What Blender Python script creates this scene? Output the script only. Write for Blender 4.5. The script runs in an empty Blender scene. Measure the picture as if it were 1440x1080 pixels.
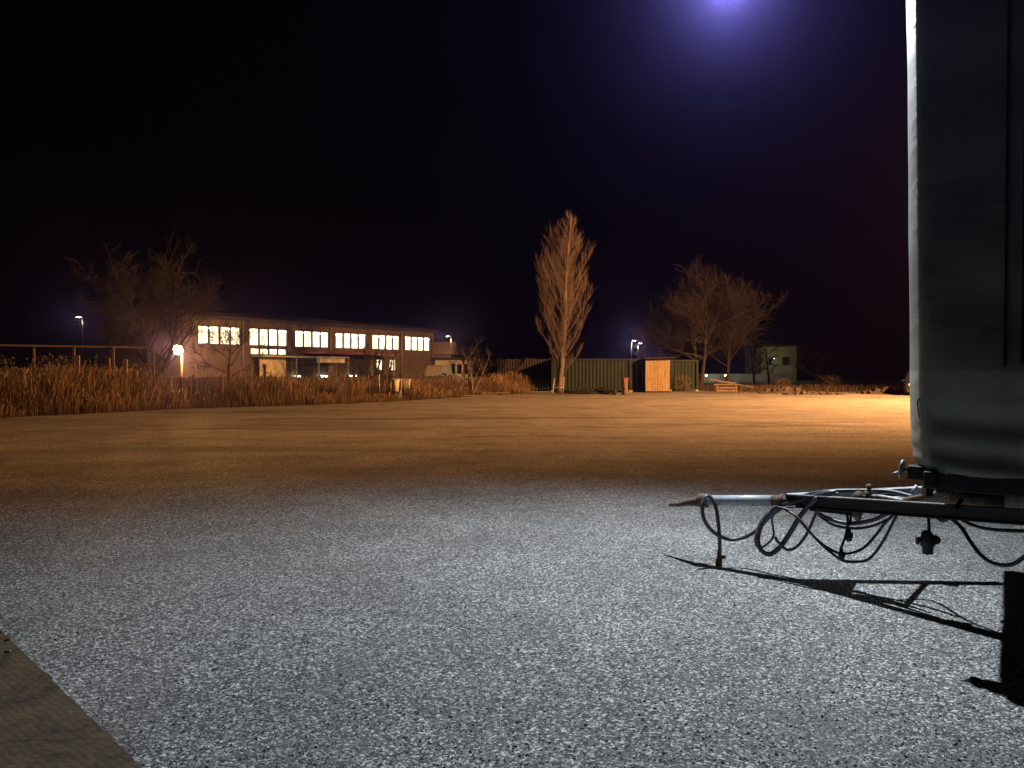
import bpy, math, random
import numpy as np
from mathutils import Vector, Matrix, noise
random.seed(7); R = random.uniform
sc = bpy.context.scene
C = sc.collection

# ------------------------------------------------------------------ camera
F, H, PITCH = 1088.0, 1.7, math.radians(1.0)      # focal length in photo pixels, eye height, tilt down
cd = bpy.data.cameras.new("camera"); cam = bpy.data.objects.new("camera", cd); C.objects.link(cam)
cam.location = (0, 0, H); cam.rotation_euler = (math.pi/2 - PITCH, 0, 0)
cd.sensor_width = 36; cd.lens = 36*F/1440; cd.clip_start = .05; cd.clip_end = 900
sc.camera = cam
# ------------------------------------------------------------------ night sky
w = bpy.data.worlds.new("World"); sc.world = w; w.use_nodes = True
bg = w.node_tree.nodes["Background"]
bg.inputs[0].default_value = (.9, .6, 1.0, 1); bg.inputs[1].default_value = .0007
sc.view_settings.view_transform = 'Standard'; sc.view_settings.look = 'None'
sc.view_settings.exposure = 0; sc.view_settings.gamma = 1
sc.cycles.use_denoising = True
sc.cycles.max_bounces = 5; sc.cycles.diffuse_bounces = 3; sc.cycles.volume_bounces = 0
sc.cycles.sample_clamp_indirect = 3
# ------------------------------------------------------------------ main lights (fixtures are built further down)
FLOOD = Vector((2.28, 8.2, 5.78))       # white floodlight just above the frame
SODIUM = Vector((32, 36, 13))         # orange street lamp right of the yard, hidden by the trailer
def light(name, kind, loc, power, col, radius=.1, aim=None, size=140, blend=1.0):
    d = bpy.data.lights.new(name, kind); d.energy = power; d.color = col; d.shadow_soft_size = radius
    o = bpy.data.objects.new(name, d); C.objects.link(o); o.location = loc
    if kind == 'SPOT':
        d.spot_size = math.radians(size); d.spot_blend = blend
        o.rotation_euler = (Vector(aim) - Vector(loc)).to_track_quat('-Z', 'Y').to_euler()
    return o
light("flood_light", 'SPOT', FLOOD, 2500, (.86, .935, 1.0), .05, aim=(1.0, 4.3, 0), size=146, blend=1.0)
light("sodium_light", 'SPOT', SODIUM, 180000, (1.0, .42, .135), .15, aim=(3, 47, 0), size=123, blend=.55)

# ------------------------------------------------------------------ helpers
def P(px, py, d):
    u = (px-720)/F; v = (540-py)/F
    y = math.cos(PITCH) + v*math.sin(PITCH); z = v*math.cos(PITCH) - math.sin(PITCH)
    return Vector((u*d/y, d, H + z*d/y))
def X(px, d): return (px-720)/F*d
def G(px, py):
    v = (540-py)/F; y = math.cos(PITCH) + v*math.sin(PITCH); z = v*math.cos(PITCH) - math.sin(PITCH)
    return P(px, py, -H/z*y)
class MB:
    def __init__(s): s.v = []; s.f = []; s.sm = []
    def add(s, vs, fs, smooth=False):
        n = len(s.v); s.v += [tuple(a) for a in vs]; s.f += [tuple(i+n for i in f) for f in fs]; s.sm += [smooth]*len(fs); return s
    def box(s, c, size, rz=0, rx=0, ry=0, taper=1, bev=0):
        m = Matrix.Translation(c) @ Matrix.Rotation(rz, 4, 'Z') @ Matrix.Rotation(ry, 4, 'Y') @ Matrix.Rotation(rx, 4, 'X')
        x, y, z = size[0]/2, size[1]/2, size[2]/2
        vs = [m @ Vector((a*(x if k < 0 else x*taper), b*(y if k < 0 else y*taper), k*z)) for k in (-1, 1) for a, b in ((-1,-1),(1,-1),(1,1),(-1,1))]
        return s.add(vs, [(3,2,1,0),(4,5,6,7),(0,1,5,4),(1,2,6,5),(2,3,7,6),(3,0,4,7)])
    def beam(s, a, b, wdt, hgt):
        a, b = Vector(a), Vector(b); t = (b-a).normalized()
        up = Vector((0,0,1)) if abs(t.z) < .95 else Vector((0,1,0))
        sd = t.cross(up).normalized(); u2 = sd.cross(t)
        vs = [p + sd*x*wdt/2 + u2*y*hgt/2 for p in (a, b) for x, y in ((-1,-1),(1,-1),(1,1),(-1,1))]
        return s.add(vs, [(0,1,2,3),(7,6,5,4),(0,4,5,1),(1,5,6,2),(2,6,7,3),(3,7,4,0)])
    def tube(s, pts, r, n=8, cap=True, smooth=True):
        pts = [Vector(p) for p in pts]; k = len(pts)
        rs = r if isinstance(r, (list, tuple)) else [r]*k
        prev = None; vs = []; fs = []
        for i, p in enumerate(pts):
            t = (pts[min(i+1, k-1)] - pts[max(i-1, 0)])
            if t.length < 1e-9: t = Vector((0,0,1))
            t.normalize()
            if prev is None:
                prev = t.cross(Vector((0,0,1)) if abs(t.z) < .9 else Vector((1,0,0))).normalized()
            else:
                prev = prev - t*prev.dot(t)
                prev = prev.normalized() if prev.length > 1e-6 else t.orthogonal().normalized()
            b = t.cross(prev)
            for j in range(n):
                a = 2*math.pi*j/n; vs.append(p + (prev*math.cos(a) + b*math.sin(a))*rs[i])
        for i in range(k-1):
            for j in range(n):
                fs.append((i*n+j, i*n+(j+1) % n, (i+1)*n+(j+1) % n, (i+1)*n+j))
        if cap: fs += [tuple(range(n-1, -1, -1)), tuple(range((k-1)*n, k*n))]
        return s.add(vs, fs, smooth)
    def lathe(s, c, prof, n=20, axis=(0,0,1)):
        c = Vector(c); q = Vector((0,0,1)).rotation_difference(Vector(axis).normalized()).to_matrix()
        vs = [c + q @ Vector((r*math.cos(2*math.pi*j/n), r*math.sin(2*math.pi*j/n), z)) for r, z in prof for j in range(n)]
        fs = [(i*n+j, i*n+(j+1) % n, (i+1)*n+(j+1) % n, (i+1)*n+j) for i in range(len(prof)-1) for j in range(n)]
        fs += [tuple(range(n-1, -1, -1)), tuple(range((len(prof)-1)*n, len(prof)*n))]
        return s.add(vs, fs, True)
    def build(s, name, mat, parent=None, bevel=0, kind=None):
        me = bpy.data.meshes.new(name); me.from_pydata(s.v, [], s.f); me.update()
        me.polygons.foreach_set('use_smooth', s.sm)
        me.materials.append(mat)
        o = bpy.data.objects.new(name, me); C.objects.link(o)
        if parent:
            o.parent = parent
            if parent.type == 'EMPTY': o.location = -parent.location
        if bevel:
            b = o.modifiers.new('bevel', 'BEVEL'); b.width = bevel; b.segments = 2; b.limit_method = 'ANGLE'
        if kind: o['kind'] = kind
        return o
def spline(pts, n=10):
    pts = [Vector(p) for p in pts]; q = [pts[0]*2-pts[1]] + pts + [pts[-1]*2-pts[-2]]; out = []
    for i in range(1, len(q)-2):
        for k in range(n):
            t = k/n; a, b, c, d = q[i-1], q[i], q[i+1], q[i+2]
            out.append(.5*((2*b)+(c-a)*t+(2*a-5*b+4*c-d)*t*t+(3*b-a-3*c+d)*t**3))
    return out + [pts[-1]]
def thing(name, loc, label, cat, group=None):
    o = bpy.data.objects.new(name, None); C.objects.link(o); o.location = loc; o.empty_display_size = .2
    o['label'] = label; o['category'] = cat
    if group: o['group'] = group
    return o
def tag(o, label, cat, group=None):
    o['label'] = label; o['category'] = cat
    if group: o['group'] = group
    return o

# ------------------------------------------------------------------ materials
def newmat(name):
    m = bpy.data.materials.new(name); m.use_nodes = True; nt = m.node_tree
    return m, nt, nt.nodes['Principled BSDF']
def N(nt, t, **kw):
    n = nt.nodes.new(t)
    for k, v in kw.items():
        if k in n.inputs: n.inputs[k].default_value = v
        else: setattr(n, k, v)
    return n
def ramp(nt, fac, stops):
    r = nt.nodes.new('ShaderNodeValToRGB'); e = r.color_ramp.elements
    while len(e) < len(stops): e.new(.5)
    for el, (p, c) in zip(e, stops): el.position = p; el.color = (*c, 1) if len(c) == 3 else c
    nt.links.new(fac, r.inputs[0]); return r
def coords(nt, scale=(1,1,1), rot=(0,0,0)):
    g = nt.nodes.new('ShaderNodeTexCoord'); mp = nt.nodes.new('ShaderNodeMapping')
    mp.inputs['Scale'].default_value = scale; mp.inputs['Rotation'].default_value = rot
    nt.links.new(g.outputs['Object'], mp.inputs[0]); return mp.outputs[0]
def mottled(name, c1, c2, scale=6, rough=.7, metal=0, bump=.2, c3=None, stretch=(1,1,1), detail=6, bscale=None, spec=.5):
    m, nt, b = newmat(name); L = nt.links.new; co = coords(nt, stretch)
    n = N(nt, 'ShaderNodeTexNoise', Scale=scale, Detail=detail, Roughness=.65); L(co, n.inputs['Vector'])
    st = [(.35, c1), (.65, c2)] if c3 is None else [(.35, c1), (.55, c2), (.66, c3)]
    r = ramp(nt, n.outputs[0], st); L(r.outputs[0], b.inputs['Base Color'])
    n2 = N(nt, 'ShaderNodeTexNoise', Scale=(bscale or scale*6), Detail=4); L(co, n2.inputs['Vector'])
    bp = N(nt, 'ShaderNodeBump', Strength=bump, Distance=.02); L(n2.outputs[0], bp.inputs['Height']); L(bp.outputs[0], b.inputs['Normal'])
    rr = ramp(nt, n.outputs[0], [(.3, (rough*.75,)*3), (.7, (min(1, rough*1.15),)*3)]); L(rr.outputs[0], b.inputs['Roughness'])
    b.inputs['Metallic'].default_value = metal; b.inputs['Specular IOR Level'].default_value = spec
    return m
def glow(name, col, strength, var=0):
    m, nt, b = newmat(name); b.inputs['Base Color'].default_value = (*[c*.5 for c in col], 1)
    b.inputs['Emission Color'].default_value = (*col, 1); b.inputs['Emission Strength'].default_value = strength
    if var:
        co = coords(nt, (1,1,1)); n = N(nt, 'ShaderNodeTexNoise', Scale=.9, Detail=3); nt.links.new(co, n.inputs['Vector'])
        r = ramp(nt, n.outputs[0], [(.38, tuple(c*.45 for c in col)), (.5, tuple(c*.8 for c in col)), (.64, tuple(c*1.0 for c in col))])
        nt.links.new(r.outputs[0], b.inputs['Emission Color'])
    return m

def gravel_mat():
    m, nt, b = newmat('gravel'); L = nt.links.new; co = coords(nt)
    v1 = N(nt, 'ShaderNodeTexVoronoi', Scale=86.0); v2 = N(nt, 'ShaderNodeTexVoronoi', Scale=52.0)
    wn = N(nt, 'ShaderNodeTexNoise', Scale=60.0, Detail=2); L(co, wn.inputs['Vector'])
    mixv = nt.nodes.new('ShaderNodeVectorMath'); mixv.operation = 'MULTIPLY_ADD'; mixv.inputs[1].default_value = (.012,)*3
    L(wn.outputs['Color'], mixv.inputs[0]); L(co, mixv.inputs[2])
    for v in (v1, v2): L(mixv.outputs[0], v.inputs['Vector'])
    s1 = nt.nodes.new('ShaderNodeSeparateColor'); L(v1.outputs['Color'], s1.inputs[0])
    s2 = nt.nodes.new('ShaderNodeSeparateColor'); L(v2.outputs['Color'], s2.inputs[0])
    c1 = ramp(nt, s1.outputs[0], [(0, (.012, .013, .015)), (.30, (.055, .058, .062)), (.58, (.15, .154, .158)), (.82, (.38, .38, .38)), (1, (.9, .89, .87))])
    c2 = ramp(nt, s2.outputs[0], [(0, (.05, .055, .06)), (.5, (.16, .16, .165)), (1, (.42, .40, .37))])
    mx = nt.nodes.new('ShaderNodeMix'); mx.data_type = 'RGBA'; mx.inputs[0].default_value = .22
    L(c1.outputs[0], mx.inputs[6]); L(c2.outputs[0], mx.inputs[7])
    # worn wheel tracks, damp fines and washed patches
    big = N(nt, 'ShaderNodeTexNoise', Scale=.55, Detail=7, Roughness=.68); L(co, big.inputs['Vector'])
    tc = coords(nt, (.075, .42, 1), (0, 0, math.radians(-7)))
    tr = N(nt, 'ShaderNodeTexNoise', Scale=1.3, Detail=8, Roughness=.68, Distortion=1.1); L(tc, tr.inputs['Vector'])
    r1 = ramp(nt, big.outputs[0], [(.3, (.72, .72, .72)), (.6, (1.2, 1.2, 1.2))])
    r2 = ramp(nt, tr.outputs[0], [(.37, (.40, .39, .38)), (.46, (.95, .95, .95)), (.7, (1.18, 1.18, 1.18))])
    m1 = nt.nodes.new('ShaderNodeMix'); m1.data_type = 'RGBA'; m1.blend_type = 'MULTIPLY'; m1.inputs[0].default_value = 1
    m2 = nt.nodes.new('ShaderNodeMix'); m2.data_type = 'RGBA'; m2.blend_type = 'MULTIPLY'
    sx = nt.nodes.new('ShaderNodeSeparateXYZ'); L(co, sx.inputs[0])      # the tracks run where lorries turn, across the far half of the yard
    mr = nt.nodes.new('ShaderNodeMapRange'); mr.inputs['From Min'].default_value = 10; mr.inputs['From Max'].default_value = 20; mr.inputs['To Min'].default_value = .15
    L(sx.outputs[1], mr.inputs['Value']); L(mr.outputs[0], m2.inputs[0])
    L(mx.outputs[2], m1.inputs[6]); L(r1.outputs[0], m1.inputs[7]); L(m1.outputs[2], m2.inputs[6]); L(r2.outputs[0], m2.inputs[7])
    # compacted fines: smoother, browner patches between the loose stones
    pn = N(nt, 'ShaderNodeTexNoise', Scale=.9, Detail=9, Roughness=.74, Distortion=.6); L(co, pn.inputs['Vector'])
    pm = ramp(nt, pn.outputs[0], [(.50, (0,0,0)), (.68, (.62,.62,.62))])
    fn = N(nt, 'ShaderNodeTexNoise', Scale=160.0, Detail=2); L(co, fn.inputs['Vector'])
    fc = ramp(nt, fn.outputs[0], [(.36, (.05,.048,.043)), (.64, (.20,.19,.17))])
    m3 = nt.nodes.new('ShaderNodeMix'); m3.data_type = 'RGBA'; L(pm.outputs[0], m3.inputs[0]); L(m2.outputs[2], m3.inputs[6]); L(fc.outputs[0], m3.inputs[7])
    L(m3.outputs[2], b.inputs['Base Color'])
    b.inputs['Roughness'].default_value = .75; b.inputs['Specular IOR Level'].default_value = .35
    sub = N(nt, 'ShaderNodeMath', operation='MULTIPLY'); sub.inputs[1].default_value = -1.0; L(v1.outputs['Distance'], sub.inputs[0])
    b1 = N(nt, 'ShaderNodeBump', Strength=.45, Distance=.008); L(sub.outputs[0], b1.inputs['Height'])
    b2 = N(nt, 'ShaderNodeBump', Strength=.5, Distance=.010); L(s1.outputs[1], b2.inputs['Height']); L(b1.outputs[0], b2.inputs['Normal'])
    b3 = N(nt, 'ShaderNodeBump', Strength=.35, Distance=.2); L(tr.outputs[0], b3.inputs['Height']); L(b2.outputs[0], b3.inputs['Normal'])
    L(b3.outputs[0], b.inputs['Normal'])
    return m
M = {}
M['gravel'] = gravel_mat()
M['soil'] = mottled('soil', (.035,.03,.022), (.09,.075,.05), 1.2, .95, bump=.6, bscale=14)
M['steel_grey'] = mottled('painted_steel', (.38,.43,.50), (.52,.57,.63), 9, .45, .0, .06, c3=(.34,.20,.12))
M['rust'] = mottled('rusty_steel', (.08,.038,.022), (.22,.15,.11), 26, .8, .2, .35)
M['black_steel'] = mottled('black_steel', (.010,.010,.011), (.028,.026,.025), 12, .5, .2, .1)
M['dull_steel'] = mottled('dull_steel', (.18,.17,.165), (.38,.36,.35), 22, .5, .4, .15)
M['rubber'] = mottled('rubber', (.012,.012,.014), (.03,.03,.034), 30, .42, bump=.05)
M['hose'] = mottled('grey_hose', (.055,.065,.085), (.10,.115,.145), 30, .36, bump=.05)
M['tyre'] = mottled('tyre', (.01,.01,.01), (.022,.021,.02), 20, .85, bump=.3)
M['concrete'] = mottled('concrete', (.16,.155,.145), (.3,.29,.27), 3, .9, bump=.3)
M['render'] = mottled('render', (.075,.056,.038), (.13,.10,.07), .9, .9, bump=.25)
M['white_render'] = mottled('white_render', (.5,.5,.47), (.72,.71,.67), .7, .9, bump=.2)
M['yellow_render'] = mottled('yellow_render', (.24,.23,.12), (.34,.32,.18), .5, .9, bump=.2)
M['dark_metal'] = mottled('dark_metal', (.02,.02,.021), (.045,.043,.04), 4, .6, .3, .1)
M['pale_metal'] = mottled('pale_metal', (.42,.42,.41), (.62,.61,.58), 5, .45, .1, .1)
M['roof_sheet'] = mottled('roof_sheet', (.018,.016,.014), (.04,.036,.03), 2, .8, bump=.2)
M['red_metal'] = mottled('red_metal', (.16,.035,.03), (.25,.06,.05), 6, .5, bump=.1)
M['tile'] = mottled('roof_tile', (.22,.12,.05), (.40,.25,.10), 2, .85, bump=.3)
M['dark_glass'] = mottled('dark_glass', (.01,.012,.014), (.02,.022,.025), 2, .12, bump=0)
M['window_frame'] = mottled('window_frame', (.03,.03,.028), (.06,.055,.05), 4, .6, bump=.1)
M['pane'] = glow('lit_pane', (1.0, .86, .56), 3.2, 1)
M['tube'] = glow('fluorescent_tube', (1.0, .95, .82), 16)
M['bulb_white'] = glow('lamp_lens_white', (.85,.92,1), 40)
M['bulb_orange'] = glow('lamp_lens_sodium', (1,.5,.14), 60)
M['bulb_warm'] = glow('lamp_lens_warm', (1,.60,.22), 140)
M['bulb_pale'] = glow('lamp_lens_pale', (1,.95,.75), 26)
M['plant'] = mottled('dark_leaves', (.06,.06,.03), (.16,.12,.07), 5, .8, bump=.2)
M['twig_black'] = mottled('dark_twig', (.012,.009,.007), (.035,.024,.016), 2, .9, bump=0)
M['bark_pale'] = mottled('pale_bark', (.075,.06,.05), (.165,.135,.115), 3, .9, bump=.5, stretch=(1,1,.25))
M['bark_dark'] = mottled('dark_bark', (.011,.009,.007), (.026,.02,.016), 3, .95, bump=.5, stretch=(1,1,.25))
M['twig_pale'] = mottled('poplar_twig', (.08,.06,.05), (.155,.12,.10), 2, .9, bump=0)
M['twig_dark'] = mottled('brown_twig', (.005,.0035,.003), (.014,.009,.007), 2, .9, bump=0)
M['green_steel'] = mottled('green_container_paint', (.0010,.007,.006), (.0022,.014,.011), 1.5, .8, .1, .12, c3=(.014,.012,.008))
M['plastic_cream'] = mottled('cream_plastic', (.5,.45,.35), (.66,.60,.48), 5, .5, bump=.05)
M['plastic_red'] = mottled('red_plastic', (.30,.03,.03), (.42,.06,.05), 5, .5, bump=.05)
M['plastic_green'] = mottled('green_plastic', (.03,.055,.035), (.06,.09,.06), 5, .5, bump=.05)
M['plastic_black'] = mottled('black_plastic', (.012,.012,.012), (.03,.03,.028), 5, .6, bump=.05)
M['terracotta'] = mottled('terracotta', (.13,.045,.03), (.2,.08,.05), 5, .8, bump=.1)
M['rock'] = mottled('rubble', (.03,.026,.021), (.075,.062,.05), 5, .95, bump=.6)
M['car_paint'] = mottled('black_car_paint', (.012,.013,.016), (.02,.021,.025), 3, .2, .3, 0)
M['van_paint'] = mottled('white_van_paint', (.55,.55,.53), (.68,.68,.66), 3, .35, bump=0)

def wood_mat(name, c1, c2, c3, along='z', boards=None, sc_=1.0, bump=.4):
    m, nt, b = newmat(name); L = nt.links.new
    st = {'x': (.12,1,1), 'y': (1,.12,1), 'z': (1,1,.10)}[along]
    co = coords(nt, tuple(a*sc_ for a in st))
    n = N(nt, 'ShaderNodeTexNoise', Scale=9.0, Detail=8, Roughness=.7, Distortion=.8); L(co, n.inputs['Vector'])
    n2 = N(nt, 'ShaderNodeTexNoise', Scale=60.0, Detail=3); L(co, n2.inputs['Vector'])
    r = ramp(nt, n.outputs[0], [(.32, c1), (.5, c2), (.68, c3)])
    r2 = ramp(nt, n2.outputs[0], [(.35, (.6,.6,.6)), (.6, (1.1,1.1,1.1))])
    mx = nt.nodes.new('ShaderNodeMix'); mx.data_type = 'RGBA'; mx.blend_type = 'MULTIPLY'; mx.inputs[0].default_value = 1
    L(r.outputs[0], mx.inputs[6]); L(r2.outputs[0], mx.inputs[7]); L(mx.outputs[2], b.inputs['Base Color'])
    bp = N(nt, 'ShaderNodeBump', Strength=bump, Distance=.01); L(n2.outputs[0], bp.inputs['Height']); L(bp.outputs[0], b.inputs['Normal'])
    b.inputs['Roughness'].default_value = .85
    return m
M['wood'] = wood_mat('shed_wood', (.14,.095,.05), (.29,.22,.13), (.38,.31,.20))
M['wood_dark'] = wood_mat('old_fence_wood', (.017,.014,.011), (.035,.029,.023), (.055,.047,.037))
M['wood_grey'] = wood_mat('grey_plank', (.06,.047,.034), (.13,.10,.08), (.2,.165,.125), 'x')
M['van_paint'] = mottled('white_van_paint_dull', (.2,.2,.19), (.27,.27,.26), 3, .35, bump=0)
M['wood_orange'] = wood_mat('orange_plank', (.30,.17,.09), (.5,.28,.15), (.6,.36,.2))

def board_mat():
    m, nt, b = newmat('weathered_board'); L = nt.links.new
    co = coords(nt, (1,1,1), (0,0,math.radians(38)))
    st = coords(nt, (.9, 11, 1), (0,0,math.radians(12)))
    n = N(nt, 'ShaderNodeTexNoise', Scale=4.2, Detail=8, Roughness=.7, Distortion=1.2); L(co, n.inputs['Vector'])
    g = N(nt, 'ShaderNodeTexNoise', Scale=14.0, Detail=8, Roughness=.85, Distortion=.5); L(st, g.inputs['Vector'])
    wv = N(nt, 'ShaderNodeTexWave', Scale=9.0, Distortion=6.0, Detail=5, wave_type='RINGS'); wv.inputs['Detail Scale'].default_value = .8; L(co, wv.inputs['Vector'])
    c = ramp(nt, n.outputs[0], [(.34, (.018,.015,.010)), (.44, (.055,.042,.025)), (.56, (.095,.07,.038)), (.66, (.07,.062,.048))])
    gr = ramp(nt, g.outputs[0], [(.38, (.25,.24,.23)), (.6, (1.6,1.5,1.4))])
    wr = ramp(nt, wv.outputs[0], [(.15, (.35,.30,.28)), (.5, (1.1,1.1,1.1))])
    a = nt.nodes.new('ShaderNodeMix'); a.data_type = 'RGBA'; a.blend_type = 'MULTIPLY'; a.inputs[0].default_value = 1
    d = nt.nodes.new('ShaderNodeMix'); d.data_type = 'RGBA'; d.blend_type = 'MULTIPLY'; d.inputs[0].default_value = .38
    L(c.outputs[0], a.inputs[6]); L(gr.outputs[0], a.inputs[7]); L(a.outputs[2], d.inputs[6]); L(wr.outputs[0], d.inputs[7])
    L(d.outputs[2], b.inputs['Base Color'])
    bp = N(nt, 'ShaderNodeBump', Strength=.5, Distance=.006); L(g.outputs[0], bp.inputs['Height']); L(bp.outputs[0], b.inputs['Normal'])
    b.inputs['Roughness'].default_value = .8
    return m
def tarp_mat():
    m, nt, b = newmat('tarpaulin'); L = nt.links.new; co = coords(nt)
    n = N(nt, 'ShaderNodeTexNoise', Scale=1.6, Detail=7, Roughness=.62); L(co, n.inputs['Vector'])
    s = coords(nt, (3,3,.5)); n2 = N(nt, 'ShaderNodeTexNoise', Scale=5.0, Detail=4); L(s, n2.inputs['Vector'])
    r = ramp(nt, n.outputs[0], [(.3, (.16,.18,.165)), (.6, (.29,.32,.30))])
    r2 = ramp(nt, n2.outputs[0], [(.34, (.90,.90,.88)), (.55, (1,1,1))])
    a = nt.nodes.new('ShaderNodeMix'); a.data_type = 'RGBA'; a.blend_type = 'MULTIPLY'; a.inputs[0].default_value = 1
    L(r.outputs[0], a.inputs[6]); L(r2.outputs[0], a.inputs[7])
    sz = nt.nodes.new('ShaderNodeSeparateXYZ'); L(co, sz.inputs[0]); gt_ = N(nt, 'ShaderNodeMath', operation='GREATER_THAN'); gt_.inputs[1].default_value = 1.70; L(sz.outputs[2], gt_.inputs[0])
    pr = ramp(nt, gt_.outputs[0], [(.4, (1.1,1.12,1.06)), (.6, (.78,.78,.8))])      # cover paler below this height, darker above
    a2 = nt.nodes.new('ShaderNodeMix'); a2.data_type = 'RGBA'; a2.blend_type = 'MULTIPLY'; a2.inputs[0].default_value = 1
    L(a.outputs[2], a2.inputs[6]); L(pr.outputs[0], a2.inputs[7]); L(a2.outputs[2], b.inputs['Base Color'])
    n3 = N(nt, 'ShaderNodeTexNoise', Scale=2.2, Detail=3, Distortion=.6); L(coords(nt, (.7,.7,1.6)), n3.inputs['Vector'])
    wv = N(nt, 'ShaderNodeTexNoise', Scale=350.0); L(co, wv.inputs['Vector'])
    b1 = N(nt, 'ShaderNodeBump', Strength=.35, Distance=.06); L(n3.outputs[0], b1.inputs['Height'])
    b2 = N(nt, 'ShaderNodeBump', Strength=.15, Distance=.002); L(wv.outputs[0], b2.inputs['Height']); L(b1.outputs[0], b2.inputs['Normal'])
    L(b2.outputs[0], b.inputs['Normal']); b.inputs['Roughness'].default_value = .55
    return m
M['board'] = board_mat(); M['tarp'] = tarp_mat()

# ------------------------------------------------------------------ setting
gm = MB(); gm.add([(-230,-30,0),(230,-30,0),(230,330,0),(-230,330,0)], [(0,1,2,3)])
gm.build('ground', M['gravel'], kind='structure')

def stones():
    rg = np.random.default_rng(5); V = []; Fc = []; T = []
    o = np.array([(1,0,0),(0,1,0),(-1,0,0),(0,-1,0),(0,0,1)], dtype=float); fc = [(0,1,4),(1,2,4),(2,3,4),(3,0,4)]
    for k in range(60000):
        y = 2.6+8.5*rg.random()**1.5; x = rg.uniform(-.74,.74)*y
        r = float(np.clip(rg.lognormal(-5.12,.34), .002, .013)); a = rg.uniform(0,6.28); c, s = math.cos(a), math.sin(a)
        p = o*(r*rg.uniform(.7,1.3,(5,3))); p[4,:2] += rg.normal(0,r*.35,2); p[:,2] *= .75
        n = len(V); t = rg.random()
        for q in p: V.append((x+q[0]*c-q[1]*s, y+q[0]*s+q[1]*c, q[2]-.0005)); T.append(t)
        Fc += [(n+f[0],n+f[1],n+f[2]) for f in fc]
    me = bpy.data.meshes.new('loose_stones'); me.from_pydata(V, [], Fc); me.update()
    at_ = me.attributes.new('tone', 'FLOAT', 'POINT'); at_.data.foreach_set('value', np.array(T, dtype='f'))
    m, nt, b = newmat('stone'); at2 = N(nt, 'ShaderNodeAttribute', attribute_name='tone')
    r = ramp(nt, at2.outputs['Fac'], [(0,(.03,.032,.036)),(.4,(.11,.115,.12)),(.75,(.27,.275,.28)),(1,(.62,.61,.59))])
    nt.links.new(r.outputs[0], b.inputs['Base Color']); b.inputs['Roughness'].default_value = .6
    me.materials.append(m); ob = bpy.data.objects.new('loose_stones', me); C.objects.link(ob); ob['kind'] = 'stuff'
stones()
# edge of the yard, from the left to the container
EDGE = [(-30.5,19), (-24,22.5), (-18.3,27.6), (-14.9,33.6), (-8.1,39.8), (-4.2,47), (-1.9,53), (2.0,58.3)]
def edge(t):
    k = t*(len(EDGE)-1); i = min(int(k), len(EDGE)-2); f = k-i
    a, b = Vector(EDGE[i]), Vector(EDGE[i+1]); d = (b-a).normalized()
    return a.lerp(b, f), Vector((-d.y, d.x)), (b-a).length
vb = MB()
pts_in = []; pts_out = []
for k in range(81):
    p, n, _ = edge(k/80); j = .35*math.sin(k*1.7)+.25*math.sin(k*.63+1)
    pts_in.append((p.x-n.x*(.1+j*.5), p.y-n.y*(.1+j*.5), .004)); q = p+n*9; pts_out.append((q.x, q.y, .004))
vb.add(pts_in+pts_out, [(i, i+1, 82+i, 81+i) for i in range(80)])
vb.build('verge_soil', M['soil'], kind='structure')

# ------------------------------------------------------------------ dry grass (stuff)
def grass_mat():
    m, nt, b = newmat('dry_grass'); L = nt.links.new
    at = N(nt, 'ShaderNodeAttribute', attribute_name='tone')
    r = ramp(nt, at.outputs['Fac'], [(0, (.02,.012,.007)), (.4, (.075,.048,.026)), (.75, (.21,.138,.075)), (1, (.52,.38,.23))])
    L(r.outputs[0], b.inputs['Base Color']); b.inputs['Roughness'].default_value = .8
    return m
M['grass'] = grass_mat()
def blades(name, rows, label=None):
    rng = np.random.default_rng(3)
    V = []; Fc = []; T = []
    for (x, y, h, wd, tone) in rows:
        a = rng.uniform(0, 2*math.pi); lx, ly = rng.normal(0, .12, 2)*h; lx += (.05+.22*noise.noise(Vector((x*.7, y*.7, 2))))*h
        ca, sa = math.cos(a)*wd/2, math.sin(a)*wd/2; n = len(V)
        plume = rng.random() < .3
        for f, wf in ((0, .8), (.45, .8), (.80, 1.0 if not plume else .6), (.9, .6 if not plume else 1.9), (1.0, .12)):
            cx = x+lx*f*f; cy = y+ly*f*f; cz = h*f*(1-.1*f*f)
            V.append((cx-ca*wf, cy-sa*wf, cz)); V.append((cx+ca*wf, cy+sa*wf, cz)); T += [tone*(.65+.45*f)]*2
        for k in range(4): Fc.append((n+2*k, n+2*k+1, n+2*k+3, n+2*k+2))
    me = bpy.data.meshes.new(name); me.from_pydata(V, [], Fc); me.update()
    at = me.attributes.new('tone', 'FLOAT', 'POINT'); at.data.foreach_set('value', np.clip(np.array(T, dtype='f'), 0, 1))
    me.materials.append(M['grass']); o = bpy.data.objects.new(name, me); C.objects.link(o); o['kind'] = 'stuff'
    return o
rng = np.random.default_rng(11)
rows = []
for k in range(115000):
    t = rng.random(); p, n, _ = edge(t); off = abs(rng.normal(0, 1.5))+.05
    if off > 4.6: continue
    clump = .5+.5*math.sin(p.x*1.9+off*2.1)*math.sin(p.x*.73+off*.9+1.3)
    big = noise.noise(Vector((p.x*.33, off*.5, 4)))
    if rng.random() > (.25+.75*clump)*(1.0 if big > -.22 else .35): continue
    q = p+n*off
    hmax = 1.8 if q.x < -13 else 1.5
    h = (.35 + (hmax-.35)*min(1, off/1.1))*rng.uniform(.5, 1.12)*(.66+.4*clump+.45*big)
    if q.x > -9.0 and q.x < -5.9 and off < 2.2: h *= .28
    rows.append((q.x+rng.normal(0,.1), q.y+rng.normal(0,.1), h, rng.uniform(.006,.014), float(np.clip(rng.normal(.5,.24)*(.7+.5*clump),0,1))))
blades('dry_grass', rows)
rows = []
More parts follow.
